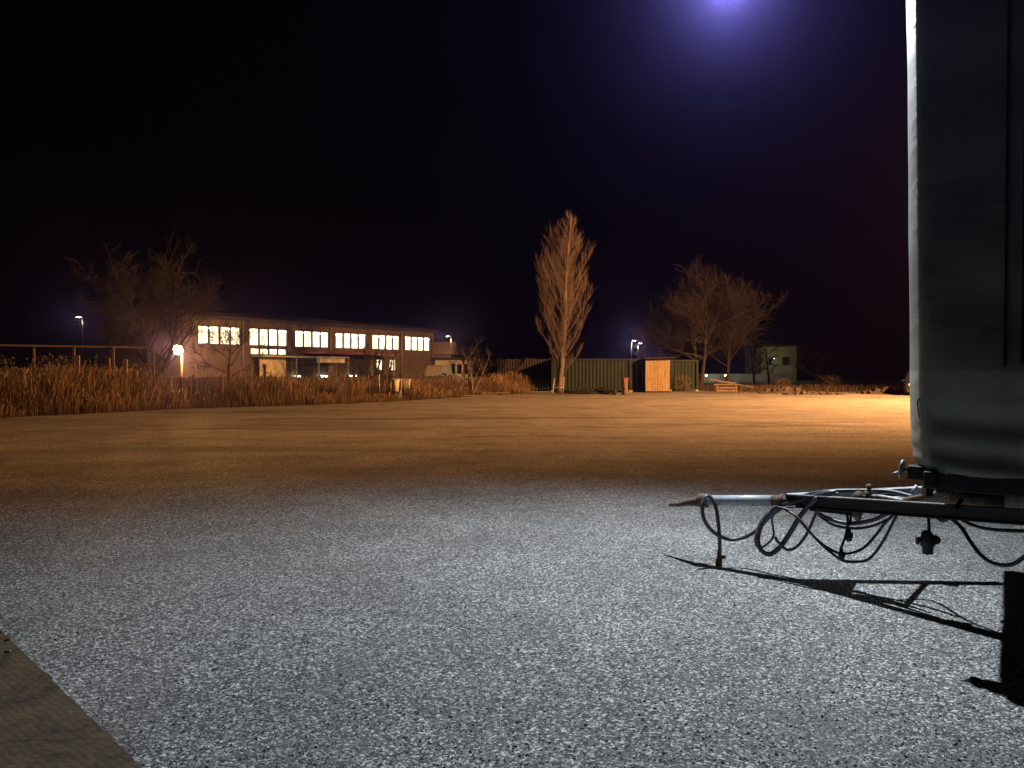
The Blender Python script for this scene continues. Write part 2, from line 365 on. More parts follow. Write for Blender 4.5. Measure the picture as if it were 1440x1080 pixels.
for k in range(9000):         # thin weeds at the back edge right of the containers
    x = rng.uniform(16, 46); y = 63+rng.normal(0,2.5)+.02*x; h = rng.uniform(.15,.7)
    rows.append((x, y, h, .02, float(rng.uniform(.0,.4))))
blades('sparse_weeds', rows)

# ------------------------------------------------------------------ bare trees
def limb(mb, p, d, L_, r0, r1, segs, up=0., wob=.08, n=5):
    pts = [Vector(p)]; d = Vector(d).normalized(); rs = [r0]
    for i in range(segs):
        d = (d + Vector((R(-wob,wob), R(-wob,wob), R(-wob,wob)+up/segs))).normalized()
        pts.append(pts[-1] + d*(L_/segs)); rs.append(r0+(r1-r0)*(i+1)/segs)
    mb.tube(pts, rs, n, cap=False); return pts, rs, d
def at(pts, t):
    k = t*(len(pts)-1); i = min(int(k), len(pts)-2); return pts[i].lerp(pts[i+1], k-i), (pts[i+1]-pts[i]).normalized()
def off_axis(d, ang, az=None):
    o = d.orthogonal().normalized(); o.rotate(Matrix.Rotation(R(0, 2*math.pi) if az is None else az, 3, d))
    return (d*math.cos(ang) + o*math.sin(ang)).normalized()

def poplar(base, height):
    t = thing('poplar_tree', base, 'tall slender bare poplar tree with upswept branches standing beside the green container', 'tree')
    tr = MB(); cr = MB(); b = Vector(base)
    pts = [b + Vector((.07*math.sin(z*.5)+.068*z, .05*math.sin(z*.8), z)) for z in np.linspace(-.1, height*.93, 22)]
    tr.tube(pts, [.24*(1-i/21.5)**.8+.012 for i in range(22)], 8)
    n = 60
    for i in range(n):
        h = 1.3 + (height*.90-1.3)*(i/n)**.95
        prof = (h/height)
        reach = float(np.interp(prof, [.08,.2,.35,.5,.65,.8,.93], [1.8,2.3,2.35,1.95,1.35,.7,.16]))*R(.62,.96)
        p, _ = at(pts, (h+.1)/(height*.93+.1)); az = i*2.399+R(-.4,.4); ang = math.radians(R(33,46)+6*max(0,1-prof*4))
        d = Vector((math.cos(az)*math.sin(ang), math.sin(az)*math.sin(ang), math.cos(ang)))
        Ln = reach/math.sin(ang)*1.35
        lp, lr, _ = limb(tr, p, d, Ln, .018+.026*(1-prof), .006, 6, up=.30, wob=.035, n=4)
        for k in range(int(6+Ln*5)):
            f = R(.12, 1); q, qd = at(lp, f)
            s_len = Ln*R(.22,.42)*(1.15-f*.55); sd = (off_axis(qd, math.radians(R(18,42)))+Vector((0,0,.35))).normalized()
            sp, _, _ = limb(cr, q, sd, s_len, .008, .004, 4, up=.45, wob=.035, n=3)
            for m_ in range(4):
                q2, d2 = at(sp, R(.1,1)); sd2 = (off_axis(d2, math.radians(R(14,38)))+Vector((0,0,.4))).normalized()
                limb(cr, q2, sd2, R(.3,.75)*(.5+.5*min(1,Ln/2)), .005, .0025, 2, up=.35, wob=.03, n=3)
    tr.build('trunk', M['bark_pale'], t); cr.build('crown', M['twig_pale'], t)
poplar((X(786,58.5), 58.5, 0), 14.5)

def spreading(name, base, height, spread, label, cat='tree', stems=1, lv=(7,7,6), bark='bark_dark', twig='twig_dark', first=.28, tw=.009, lean=0, group=None, flat=.5, spread_ang=(32,68), tilt=.3):
    t = thing(name, base, label, cat, group); tr = MB(); cr = MB(); b = Vector(base)
    for s in range(stems):
        d0 = Vector((R(-.15,.15)+lean, R(-.15,.15), 1)) if stems == 1 else Vector((math.cos(s*2.4)*tilt+lean, math.sin(s*2.4)*tilt, 1))
        hs = height*R(.85,1)
        p0, r0, _ = limb(tr, b-Vector((0,0,.1)), d0, hs*.62, .020*height, .008*height, 7, up=.2, wob=.09, n=7)
        for i in range(lv[0]):
            f = first+(1-first)*(i+.6)/lv[0]; q, qd = at(p0, f)
            ang = math.radians(R(*spread_ang))
            d = off_axis(Vector((0,0,1)), ang, i*2.4+R(-.5,.5)); Ln = spread*R(.75,1.1)*(1.1-.3*f)
            p1, _, _ = limb(tr, q, d, Ln, .008*height*(1.2-f*.6), .016, 5, up=.5*flat, wob=.16, n=5)
            for k in range(lv[1]):
                f1 = R(.25,1); q1, d1 = at(p1, f1)
                p2, _, _ = limb(cr, q1, (off_axis(d1, math.radians(R(20,60)))+Vector((0,0,.25))).normalized(), Ln*R(.3,.55), .02, .009, 4, up=.25, wob=.2, n=3)
                for m_ in range(lv[2]):
                    q3, d3 = at(p2, R(.15,1))
                    p3, _, _ = limb(cr, q3, off_axis(d3, math.radians(R(20,60))), Ln*R(.14,.3), .012, .006, 3, up=.2, wob=.22, n=3)
                    for z in range(4):
                        q4, d4 = at(p3, R(.2,1)); limb(cr, q4, off_axis(d4, math.radians(R(20,60))), Ln*R(.06,.15), tw, tw*.5, 2, up=.1, wob=.2, n=3)
    tr.build('trunk', M[bark], t); cr.build('crown', M[twig], t); return t
spreading('broad_tree', (X(984,66), 66, 0), 10.4, 5.5, 'broad bare tree with a wide brown crown right of the wooden shed', stems=2, lv=(13,12,9), tw=.008, first=.42, flat=.15, spread_ang=(36,86), tilt=.14)
spreading('broad_tree', (X(1020,72), 72, 0), 8.6, 4.2, 'smaller bare tree forking behind the wooden trestle, beside the broad tree', lv=(9,8,7), lean=.1, tw=.012)
spreading('yard_tree', (X(215,52), 52, 0), 9.8, 5.2, 'dark bare tree spreading over the bright yard lamp at the left', stems=3, lv=(8,8,6), lean=.0, tw=.008, twig='twig_black')
spreading('yard_tree', (X(318,57), 57, 0), 6.9, 3.2, 'bare tree with brown seed clusters in front of the first lit window', lv=(8,7,6), tw=.010)
spreading('bare_sapling', (X(664,52), 52, 0), 4.6, 1.5, 'thin bare sapling left of the slatted fence and the poplar', stems=3, lv=(6,5,4), tw=.006, bark='bark_pale', twig='twig_dark', first=.3, flat=1.6)
for i, (px, d, h_, lb) in enumerate([(505,60,5.4,'leftmost of the thin saplings rising before the lit fourth window'),(522,61,6.2,'tallest thin sapling rising before the gap between the fourth and fifth windows'),(540,62,5.6,'rightmost thin sapling rising before the lit fifth window')]):
    spreading('bare_sapling', (X(px,d), d, 0), h_, .9, lb, stems=2, lv=(6,4,3), tw=.006, first=.2, flat=2.4, group='saplings before the lit hall')
for px, d, h_, sp_, lb in [(958*1.0,92,3.4,1.8,'small bare tree left of the broad tree, far behind the green container'),
                       (1062,84,7.0,1.6,'slim dark tree left of the yellow house'), (1082,86,7.4,1.7,'slim dark tree in front of the yellow house'),
                       (1148,70,5.0,2.2,'small bare tree on the dark verge right of the yellow house'),
                       (1198,78,6.0,2.6,'faint bare tree between the rubble and the parked car'),
                       (1250,66,4.2,2.1,'low bare tree just left of the parked car')]:
    spreading('verge_tree', (X(px,d), d, 0), h_, sp_, lb, lv=(7,6,5), tw=.010, group='bare trees on the dark verge')
spreading('lamplit_tree', (X(908,100), 100, 0), 5.2, 2.6, 'small pale branched tree lit by the distant twin lamps', lv=(7,6,5), twig='twig_pale', bark='bark_pale', tw=.02)

# leafy shrubs at the left
def shrub(base, hgt, rad, label, n=900, group=None, mat='plant', name='shrub'):
    t = thing(name, base, label, 'shrub', group); b = Vector(base); st = MB(); lf = MB()
    for s in range(9):
        p, _, _ = limb(st, b, (R(-.35,.35), R(-.35,.35), 1), hgt*R(.6,.95), .02, .006, 5, up=.3, wob=.12, n=3)
        for k in range(n//9):
            q, d = at(p, R(.15,1)); q = q+Vector((R(-rad,rad)*.45, R(-rad,rad)*.45, R(-.15,.15)))
            a = Vector((R(-1,1),R(-1,1),R(-1,1))).normalized(); c = a.orthogonal(); z = R(.03,.075)
            lf.add([q, q+a*z+c*z*.4, q+a*z*2, q+a*z-c*z*.4], [(0,1,2,3)])
    st.build('stems', M['bark_dark'], t); lf.build('foliage', M[mat], t)
for i, (px, d, h_, lb) in enumerate([(18,40,2.7,'dark shrub at the left edge of the photo behind the dry grass'),
        (62,41.5,2.9,'dark upright shrub under the left end of the rack rail'),(100,43,2.8,'dark shrub just left of the first orange board'),
        (130,44,3.0,'dark shrub between the first and second orange boards'),(196,46,2.6,'dark shrub right of the orange boards'),
        (228,50,2.3,'low dark shrub just left of the bright yard lamp'),(410,58,1.9,'dark shrub before the open bay of the lit hall'),(478,60,2.3,'dark shrub under the red canopy of the lit hall'),(590,62,1.9,'low shrub left of the parked van')]):
    shrub((X(px,d), d, 0), h_, .9, lb, group='shrubs behind the dry grass')
for px, d, h_, lb in [(1100,68,1.3,'low dark bush behind the rubble heap'),(1170,66,1.5,'round dark bush right of the rubble heap'),(1225,70,1.9,'dark bush left of the parked car'),(958,63,1.6,'dark bush in front of the container right of the wooden shed')]:
    shrub((X(px,d), d, 0), h_, 1.2, lb, group='bushes on the dark verge')

# ------------------------------------------------------------------ lit hall
A = Vector((-28.5, 69.6, 0)); U = Vector((18.7, 27.1, 0)); LEN = U.length; U.normalize(); NF = Vector((U.y, -U.x, 0))   # NF faces the camera
if NF.dot(A) > 0: NF = -NF
hang = math.atan2(U.y, U.x)
def W(s, z, out=0): return A + U*s + NF*out + Vector((0,0,z))
hall = thing('lit_hall', W(LEN/2, 0), 'long two-storey hall with six brightly lit strip windows behind the dry grass', 'building')
def wbox(mb, s0, s1, z0, z1, o0, o1):
    return mb.box(W((s0+s1)/2, (z0+z1)/2, (o0+o1)/2), (abs(s1-s0), abs(o1-o0), z1-z0), hang)
wall = MB()
WIN = [(.3+5.48*k, .3+5.48*k+4.5) for k in range(6)]
# wall in bands so that the windows are real openings
def band(z0, z1, holes):
    s = -1.2
    for a, b in holes: wbox(wall, s, a, z0, z1, -.3, 0); s = b
    wbox(wall, s, LEN+.1, z0, z1, -.3, 0)
band(0, 1.7, []); band(1.7, 3.0, [(22.9,23.9),(25.0,26.1)]); band(3.0, 3.24, []); band(3.24, 3.87, [(5.9,10.2)]); band(3.87, 4.1, [])
band(4.1, 5.8, WIN); band(5.8, 6.5, [])
for k in range(6): wbox(wall, WIN[k][1]+.32, WIN[k][1]+.66, 0, 6.1, .003, .12)
wbox(wall, -1.2, -.9, 0, 6.5, -12, -.303); wbox(wall, LEN-.2, LEN+.1, 0, 6.5, -12, -.303); wbox(wall, -1.2, LEN+.1, 0, 6.5, -12.3, -12.003)
wall.build('wall', M['render'], hall)
rf = MB(); wbox(rf, -1.6, LEN+.5, 6.503, 6.72, -12.6, .55)
rf.add([W(-1.6,6.723,.55), W(LEN+.5,6.723,.55), W(LEN+.5,6.723,-12.6), W(-1.6,6.723,-12.6), W(-1.6,7.6,-6), W(LEN+.5,7.6,-6)], [(0,1,5,4),(2,3,4,5),(0,4,3),(1,2,5)])
roof = rf.build('roof', M['roof_sheet'], hall)
gt = MB(); gt.tube([W(-1.6,6.5,.62), W(LEN+.5,6.5,.62)], .08, 8); gt.build('gutter', M['dark_metal'], hall)
for s in (4.95, 15.9, 26.9): MB().tube([W(s,6.45,.2), W(s,.2,.2)], .06, 6).build('downpipe', M['dull_steel'], hall)
def window(s0, s1, z0, z1, n, name='window'):
    fr = MB(); t_ = .07
    wbox(fr, s0, s1, z0, z0+t_, -.2, .02); wbox(fr, s0, s1, z1-t_, z1, -.2, .02)
    for k in range(n+1):
        s = s0+(s1-s0)*k/n; hw = .08 if 0 < k < n else .05
        wbox(fr, max(s0, s-hw), min(s1, s+hw), z0+t_+.001, z1-t_-.001, -.19, .015)
    f = fr.build(name, M['window_frame'], hall)
    for k in range(n):
        a = s0+(s1-s0)*k/n; b = s0+(s1-s0)*(k+1)/n
        pn = MB(); wbox(pn, a+.06, b-.06, z0+t_*.6, z1-t_*.6, -.14, -.12); pn.build('pane', M['pane'], f)
for k, (a, b) in enumerate(WIN): window(a, b, 4.1, 5.8, 4)
window(5.9, 10.2, 3.24, 3.87, 4); window(22.9, 23.9, 1.7, 3.0, 1); window(25.0, 26.1, 1.7, 3.0, 1)
for k, (a, b) in enumerate(WIN):     # ceiling tubes seen at the top of the glass
    for q in ((.12,.3), (.62,.8)) if k % 2 == 0 else ((.02,.2),(.52,.7),(.78,.97)):
        tb = MB(); tb.tube([W(a+(b-a)*q[0],5.58,-.06), W(a+(b-a)*q[1],5.58,-.06)], .05, 6); tb.build('ceiling_tube', M['tube'], hall)
cn = MB(); wbox(cn, 6.0, 16.2, 3.0, 3.12, .125, 2.6); cn.build('canopy', M['pale_metal'], hall)
cn = MB(); wbox(cn, 12.2, 23.4, 3.42, 3.6, .125, 3.4); cn.build('canopy', M['red_metal'], hall)['label'] = 'red-edged canopy over the middle bays'
cn = MB(); wbox(cn, 12.4, 16.1, 2.5, 3.0, 2.0, 2.08); cn.build('fascia_board', M['white_render'], hall)
gate = MB(); s = 6.3
while s < 9.4: wbox(gate, s, s+.12, .05, 2.9, .8, .86); wbox(gate, s+.12, s+.24, .05, 2.9, .82, .84); s += .24
gate.build('gate', M['plastic_cream'], hall)
dk = MB(); wbox(dk, 9.6, 15.6, .02, 2.4, .003, .06); wbox(dk, 17, 22.2, .02, 3.0, .003, .06); dk.build('bay_shade', M['dark_metal'], hall)  # dark sheets flat on the wall stand for the shade of open bays
for s in (9.45, 12.3, 16.3, 19.8, 23.2):
    MB().box(W(s, 1.5, 2.4), (.12,.12,3.0), hang).build('canopy_post', M['dull_steel'], hall)
for s in (10.6, 14.2, 18.4): 
    lp = MB(); wbox(lp, s, s+1.1, 1.0, 1.16, .2, .3); lp.build('bench_light', M['tube'], hall)

# ------------------------------------------------------------------ lamps
def street_lamp(name, base, z, label, lens, power, col, arm=(0,0), head=.5, group=None, pole=.06, kind='POINT', lamp=True, drop=.22, rad=.1):
    b = Vector(base); t = thing(name, b, label, 'street lamp', group)
    top = b+Vector((0,0,z)); hd = top+Vector((arm[0], arm[1], 0))
    MB().tube([b, b+Vector((0,0,z*.5)), top+Vector((0,0,.05))], [pole*1.4, pole*1.15, pole], 10).build('pole', M['black_steel'], t)
    MB().lathe(b, [(pole*2.6,0),(pole*2.6,.04),(pole*1.7,.06),(pole*1.7,.4),(pole*1.3,.44)], 12).build('base_collar', M['black_steel'], t)
    if Vector(arm).length > 0: MB().tube(spline([top, top+Vector((arm[0]*.5, arm[1]*.5, .12)), hd+Vector((0,0,.06))], 5), pole*.6, 8).build('arm', M['black_steel'], t)
    dr = Vector((arm[0], arm[1], 0)).normalized() if Vector(arm).length > 0 else Vector((1,0,0))
    a = math.atan2(dr.y, dr.x)
    MB().box(hd+Vector((0,0,.06)), (head, head*.55, .12), a, taper=.75).build('lamp_head', M['dark_metal'], t, bevel=.02)
    MB().box(hd+Vector((0,0,-.012)), (head*.62, head*.36, .02), a).build('lens', M[lens], t)
    if lamp: light(name+'_light', 'POINT', hd+Vector((0,0,-drop)), power, col, rad)
    return t
# white floodlight mast: the head sits above the frame, the mast right of it
mb0 = Vector((6.9, 9.6, 0))
street_lamp('floodlight_mast', mb0, FLOOD.z+.1, 'tall mast behind the trailer carrying the white floodlight above the yard', 'bulb_white', 0, (1,1,1), arm=(FLOOD.x-mb0.x, FLOOD.y-mb0.y), head=.5, pole=.09, lamp=False)
street_lamp('street_lamp', (34.2, 37.4, 0), SODIUM.z+.16, 'tall orange sodium street lamp right of the yard behind the trailer', 'bulb_orange', 0, (1,1,1), arm=(-2.2,-1.4), head=.7, pole=.09, lamp=False)
p = P(631,474,108); street_lamp('street_lamp', (p.x+.35,p.y,0), p.z+.1, 'street lamp shining over the yellow-lit roof right of the hall', 'bulb_pale', 900, (1,.72,.32), arm=(-.5,0), head=.55, rad=.15)
p = P(116,447,120); street_lamp('street_lamp', (p.x,p.y,0), p.z+.1, 'far street lamp above the rack of shrubs at the left', 'bulb_pale', 500, (1,.9,.6), arm=(-.6,0), head=1.0)
p = P(888,480,104); street_lamp('street_lamp', (p.x,p.y,0), p.z+.1, 'taller of the two distant lamps above the green container', 'bulb_pale', 700, (1,.9,.62), arm=(.35,-.1), head=.6)
p = P(897,484,112); street_lamp('street_lamp', (p.x,p.y,0), p.z+.1, 'lower distant lamp shining through the pale branches', 'bulb_pale', 500, (1,.9,.62), arm=(.35,-.1), head=.6)
# yard lamp
p = P(250,492,65)
yl = thing('yard_lamp', (p.x,p.y,0), 'glaring warm yard lamp on a short post left of the lit hall', 'lamp')
MB().tube([(p.x+.3,p.y+.1,0),(p.x+.3,p.y+.1,p.z+.25)], .06, 8).build('post', M['wood_orange'], yl)
MB().tube([(p.x+.3,p.y+.1,p.z+.2),(p.x,p.y,p.z+.2)], .03, 6).build('bracket', M['dark_metal'], yl)
MB().lathe((p.x,p.y,p.z+.36), [(.2,0),(.15,.05),(.05,.09)], 14).build('lamp_shade', M['dark_metal'], yl)
MB().lathe((p.x,p.y,p.z-.4), [(.08,0),(.26,.1),(.37,.26),(.40,.4),(.37,.54),(.26,.7),(.1,.76)], 16).build('bulb', M['bulb_warm'], yl)
light('yard_lamp_light', 'POINT', (p.x+.1,p.y-.5,p.z), 9000, (1,.50,.13), .12)

# ------------------------------------------------------------------ fences
def plank_fence(pts, hgt, label, name='plank_fence', step=.15, gap=.02, mat='wood_dark', posts=2.4, extra=.15, rails=2):
    c = Vector((*pts[0],0)); t = thing(name, c, label, 'fence')
    bd = MB(); rl = MB()
    for a, b in zip(pts[:-1], pts[1:]):
        a, b = Vector((*a,0)), Vector((*b,0)); L_ = (b-a).length; d = (b-a)/L_; an = math.atan2(d.y, d.x); s = step/2
        while s < L_:
            hh = hgt+R(-.05,.05); q = a+d*s; bd.box(q+Vector((0,0,hh/2+.03)), (step-gap, .02, hh), an); s += step
        for k in range(rails):
            z = hgt*(.25+.5*k); nn = Vector((-d.y,d.x,0))*.035
            rl.beam(a+nn+Vector((0,0,z)), b+nn+Vector((0,0,z)), .04, .08)
        s = 0
        while s < L_:
            q = a+d*s+Vector((-d.y,d.x,0))*.11; MB().box(q+Vector((0,0,(hgt+extra)/2)), (.1,.1,hgt+extra), an).build('post', M[mat], t); s += posts
    bd.build('boards', M[mat], t); rl.build('rail', M[mat], t); return t
plank_fence([(-24,40.5),(-18.5,45),(-11,52),(-4.6,60)], 1.28, 'low dark plank fence running behind the dry grass from the yard lamp to the van')
plank_fence([(X(668,63),63),(X(792,62.6),62.6)], 2.6, 'tall grey slatted fence between the thin sapling and the poplar', name='slatted_fence', step=.22, gap=.06, posts=2.1)
for px, lb in ((322,'dark fence post standing before the pale hall wall, left of the cream gate'), (372,'dark fence post standing in front of the cream gate')):
    q = Vector((X(px,44), 44, 0)); pm = MB(); pm.box(q+Vector((0,0,1.0)), (.16,.14,2.0)); pm.box(q+Vector((0,0,2.03)), (.2,.18,.05)); tag(pm.build('fence_post', M['wood_dark'], bevel=.01), lb, 'post', 'lone fence posts before the hall')
# rack of rails with boards at the left
rk = thing('plant_rack', (X(60,42.5),42.5,0), 'tall open rack of rails and posts behind the dry grass at the left', 'rack')
for z in (3.08, 1.78): MB().beam((X(-10,42),42,z), (X(205,44.5),44.5,z-.06), .06, .09).build('rail', M['wood_grey'], rk)
for px in (-8, 40, 90, 140, 192): MB().box((X(px,42.3),42.4+.01*px,1.55), (.1,.1,3.1)).build('post', M['wood_grey'], rk)
for px, y0, y1, lb in ((109,500,533,'leftmost and darkest of the three orange upright boards behind the grass'), (152,503,524,'middle orange upright board, brightest of the three behind the grass'), (176,505,538,'rightmost of the three orange upright boards behind the grass')):
    top = P(px,y0,41.4).z; bm_ = MB(); bm_.box((X(px,41.4),41.4,top/2), (.26,.05,top), R(-.2,.2)); bm_.box((X(px,41.4),41.36,top*.8), (.3,.02,.06))
    tag(bm_.build('upright_board', M['wood_orange'], bevel=.006), lb, 'board', 'orange boards at the rack')

# ------------------------------------------------------------------ far buildings
def house(name, px0, px1, d, depth, z_eave, z_ridge, mat, roofmat, label, wins=(), flat=False):
    x0, x1 = X(px0,d), X(px1,d); t = thing(name, ((x0+x1)/2,d,0), label, 'building')
    MB().box(((x0+x1)/2, d+depth/2, z_eave/2), (x1-x0, depth, z_eave)).build('wall', M[mat], t)
    r = MB()
    if flat: r.box(((x0+x1)/2, d+depth/2, z_eave+.153), (x1-x0+.6, depth+.6, .3))
    else:
        a, b = x0-.4, x1+.4; y0, y1, ym = d-.5, d+depth+.5, d+depth/2; e = z_eave+.003
        r.add([(a,y0,e),(b,y0,e),(b,y1,e),(a,y1,e),(a,ym,z_ridge),(b,ym,z_ridge)], [(0,1,5,4),(2,3,4,5),(0,4,3),(1,2,5),(3,2,1,0)])
    r.build('roof', M[roofmat], t)
    for (wx0, wx1, wz0, wz1, wm) in wins:
        a, b = X(wx0,d), X(wx1,d); f = MB()
        for q in ((a,a+.08),(b-.08,b)): f.box(((q[0]+q[1])/2, d-.03, (wz0+wz1)/2), (q[1]-q[0], .06, wz1-wz0))
        for q in ((wz0,wz0+.08),(wz1-.08,wz1)): f.box(((a+b)/2, d-.03, (q[0]+q[1])/2), (b-a-.162, .06, .08))
        fo = f.build('window', M['window_frame'], t)
        MB().box(((a+b)/2, d-.012, (wz0+wz1)/2), (b-a-.17, .018, wz1-wz0-.17)).build('pane', M[wm], fo)
    return t
house('gabled_house', 600, 634, 114, 9, 4.1, 6.1, 'render', 'tile', 'small house with a yellow-lit sloping roof behind the hall')
house('white_annex', 612, 663, 96, 6, 3.0, 3.2, 'white_render', 'roof_sheet', 'low white flat-roofed annex right of the lit hall', wins=((634,640,1.3,2.5,'dark_glass'),(643,649,1.3,2.5,'dark_glass'),(653,657,1.2,2.5,'dark_glass')), flat=True)
house('yellow_house', 1070, 1120, 130, 9, 5.7, 7, 'yellow_render', 'roof_sheet', 'pale yellow flat-roofed house lit between dark trees at the right', wins=((1100,1110,2.6,4.0,'dark_glass'),(1080,1088,2.6,3.9,'dark_glass')), flat=True)
q = Vector((X(1086,124),124,0)); street_lamp('garden_lamp', q, 3.6, 'short garden lamp standing before the yellow house', 'bulb_pale', 200, (1,.92,.45), arm=(.3,.2), head=.3)
gw = MB(); gw.box((X(1048,118),118,.55), (X(1112,118)-X(985,118),.2,1.1)); gw.box((X(1048,118),118,1.14), (X(1112,118)-X(985,118)+.1,.3,.08))
tag(gw.build('garden_wall', M['white_render']), 'long low white garden wall in front of the yellow house', 'wall')
for px, sz, lb in ((956,.9,'leftmost small garden light, near the container end'),(966,.8,'second small garden light from the container, left of the broad tree trunk'),(975,.8,'third small garden light, left of the broad tree trunk'),(993,.9,'small garden light right of the broad tree trunk'),(1021,1.3,'brightest garden light, beside the smaller forked tree')):
    q = Vector((X(px,112),112,0)); t = thing('garden_light', q, lb, 'lamp', 'garden lights beyond the yard')
    MB().tube([q, q+Vector((0,0,.85))], .05, 6).build('post', M['dark_metal'], t)
    MB().lathe(q+Vector((0,0,.85)), [(.04,0),(.11*sz,.05),(.13*sz,.14),(.09*sz,.23),(.02,.26)], 12).build('globe', M['bulb_pale'], t)
light('garden_lights_glow', 'POINT', (X(1021,111),111,1.1), 120, (1,.95,.7), .1)

# ------------------------------------------------------------------ containers and shed
def corrugated(mb, p0, p1, z0, z1, pitch=.28, dep=.04):
    p0, p1 = Vector(p0), Vector(p1); L_ = (p1-p0).length; d = (p1-p0)/L_; nrm = Vector((d.y,-d.x,0))
    if nrm.y > 0 and abs(d.y) < .5: nrm = -nrm
    s = 0; prof = []
    while s < L_-pitch:
        prof += [(s,0),(s+pitch*.30,0),(s+pitch*.5,-dep),(s+pitch*.8,-dep)]; s += pitch
    prof.append((L_,0)); vs = []
    for s, o in prof:
        q = p0+d*s+nrm*o; vs += [(q.x,q.y,z0),(q.x,q.y,z1)]
    mb.add(vs, [(2*i,2*i+2,2*i+3,2*i+1) for i in range(len(prof)-1)])
def container(x0, y0, L_, W_, Hh, label, doors=None):
    t = thing('shipping_container', (x0+L_/2,y0,0), label, 'container', 'green shipping containers'); z0 = .15
    b = MB(); corrugated(b, (x0+.1,y0,0), (x0+L_-.1,y0,0), z0+.1, z0+Hh-.1)
    b.box((x0+L_/2, y0+W_/2+.05, z0+Hh/2), (L_-.22, W_-.15, Hh-.2)); b.build('body', M['green_steel'], t)
    f = MB()
    for x in (x0, x0+L_):
        for y in (y0-.02, y0+W_): f.box((x,y,z0+Hh/2), (.16,.16,Hh))
    for z in (z0+.06, z0+Hh-.06):
        for y in (y0-.02, y0+W_): f.beam((x0+.05,y,z), (x0+L_-.05,y,z), .12, .12)
        for x in (x0, x0+L_): f.beam((x,y0-.03,z), (x,y0+W_+.01,z), .11, .11)
    f.build('frame', M['green_steel'], t)
    MB().box((x0+L_/2,y0+W_/2,z0+Hh+.013), (L_-.2,W_-.2,.03)).build('roof', M['green_steel'], t)
    for x in (x0, x0+L_):
        for y in (y0, y0+W_): MB().box((x,y,.075), (.25,.2,.15)).build('foot_block', M['concrete'], t)
    if doors:
        for k in (0,1):
            xa = x0+.09+(L_-.18)*k/2; xb = xa+(L_-.2)/2
            dd = MB(); dd.box(((xa+xb)/2,y0-.045,z0+Hh/2), (xb-xa,.05,Hh-.25))
            for z in (.5,1.0,1.5,2.0): dd.box(((xa+xb)/2,y0-.075,z0+z), (xb-xa-.1,.02,.22))
            do = dd.build('door', M['green_steel'], t)
            for q in (.3,.7):
                MB().tube([(xa+(xb-xa)*q,y0-.11,z0+.15),(xa+(xb-xa)*q,y0-.11,z0+Hh-.15)], .022, 6).build('lock_rod', M['dull_steel'], do)
    return t
container(X(777,60), 60.2, 6.06, 2.44, 2.45, 'long ribbed green container with its side facing the yard, behind the poplar')
container(X(889,60), 60.6, 2.44, 6.06, 2.45, 'green container with its door end facing the yard, left of the wooden doors', doors=True)
container(X(943,63), 63.2, 2.2, 6.0, 2.4, 'dark green container at the right of the wooden shed')
sh = thing('wooden_shed', (X(925,59.6),59.6,0), 'narrow wooden shed with orange-lit plank doors between two green containers', 'shed')
xa, xb = X(907.5,59.6), X(942,59.6)
for k in (0,1):
    b = MB(); x = xa+(xb-xa)*k/2+.01; e = xa+(xb-xa)*(k+1)/2-.01; n = 7; wd = (e-x)/n
    for i in range(n): b.box((x+wd*(i+.5), 59.6+R(-.006,.006), 1.33+R(-.01,.01)), (wd-.012,.03,2.42))
    do = b.build('door', M['wood'], sh)
    MB().box(((x+e)/2,59.57,.5), (e-x-.1,.025,.1)).build('cross_board', M['wood'], do); MB().box(((x+e)/2,59.57,2.1), (e-x-.1,.025,.1)).build('cross_board', M['wood'], do)
MB().box(((xa+xb)/2,60.0,1.3), (xb-xa-.1,.6,2.35)).build('wall', M['wood_dark'], sh)
rf = MB(); rf.box(((xa+xb)/2+.15,60.0,2.66), (xb-xa+.55,1.6,.06), ry=-.03); rf.build('roof', M['wood_dark'], sh)
MB().box(((xa+xb)/2,59.63,.05), (xb-xa,.1,.09)).build('threshold', M['wood_dark'], sh)

# ------------------------------------------------------------------ clutter at the yard edge
def ground(px, py): g = G(px, py); return Vector((g.x, g.y, 0))
def pot(name, px, py, r0, r1, h_, mat, label, cat, group=None, rim=True):
    q = ground(px, py); t = thing(name, q, label, cat, group)
    MB().lathe(q, [(r0,0),(r1*.97,h_*.9),(r1,h_),(r1*.9,h_),(r0*.9,h_*.15)], 16).build('body', M[mat], t)
    MB().lathe(q+Vector((0,0,h_-.045)), [(r1*1.0,0),(r1*1.1,.005),(r1*1.1,.05),(r1*.93,.052)], 16).build('rim', M[mat], t)
pot('bucket', 616.5, 558.5, .13, .19, .42, 'plastic_red', 'red bucket in the row of tubs at the grass edge', 'bucket')
pot('tub', 608.5, 557.8, .16, .22, .40, 'plastic_black', 'dark red-brown tub left of the red bucket', 'tub')
pot('tub', 628, 557.5, .2, .26, .42, 'plastic_green', 'dark green tub right of the red bucket', 'tub')
pot('planter', 637, 557.5, .18, .25, .46, 'plastic_cream', 'cream plant tub right of the dark green tub', 'tub')
pot('planter', 649, 557, .14, .2, .44, 'terracotta', 'small brown plant pot near the foot of the thin sapling', 'pot')
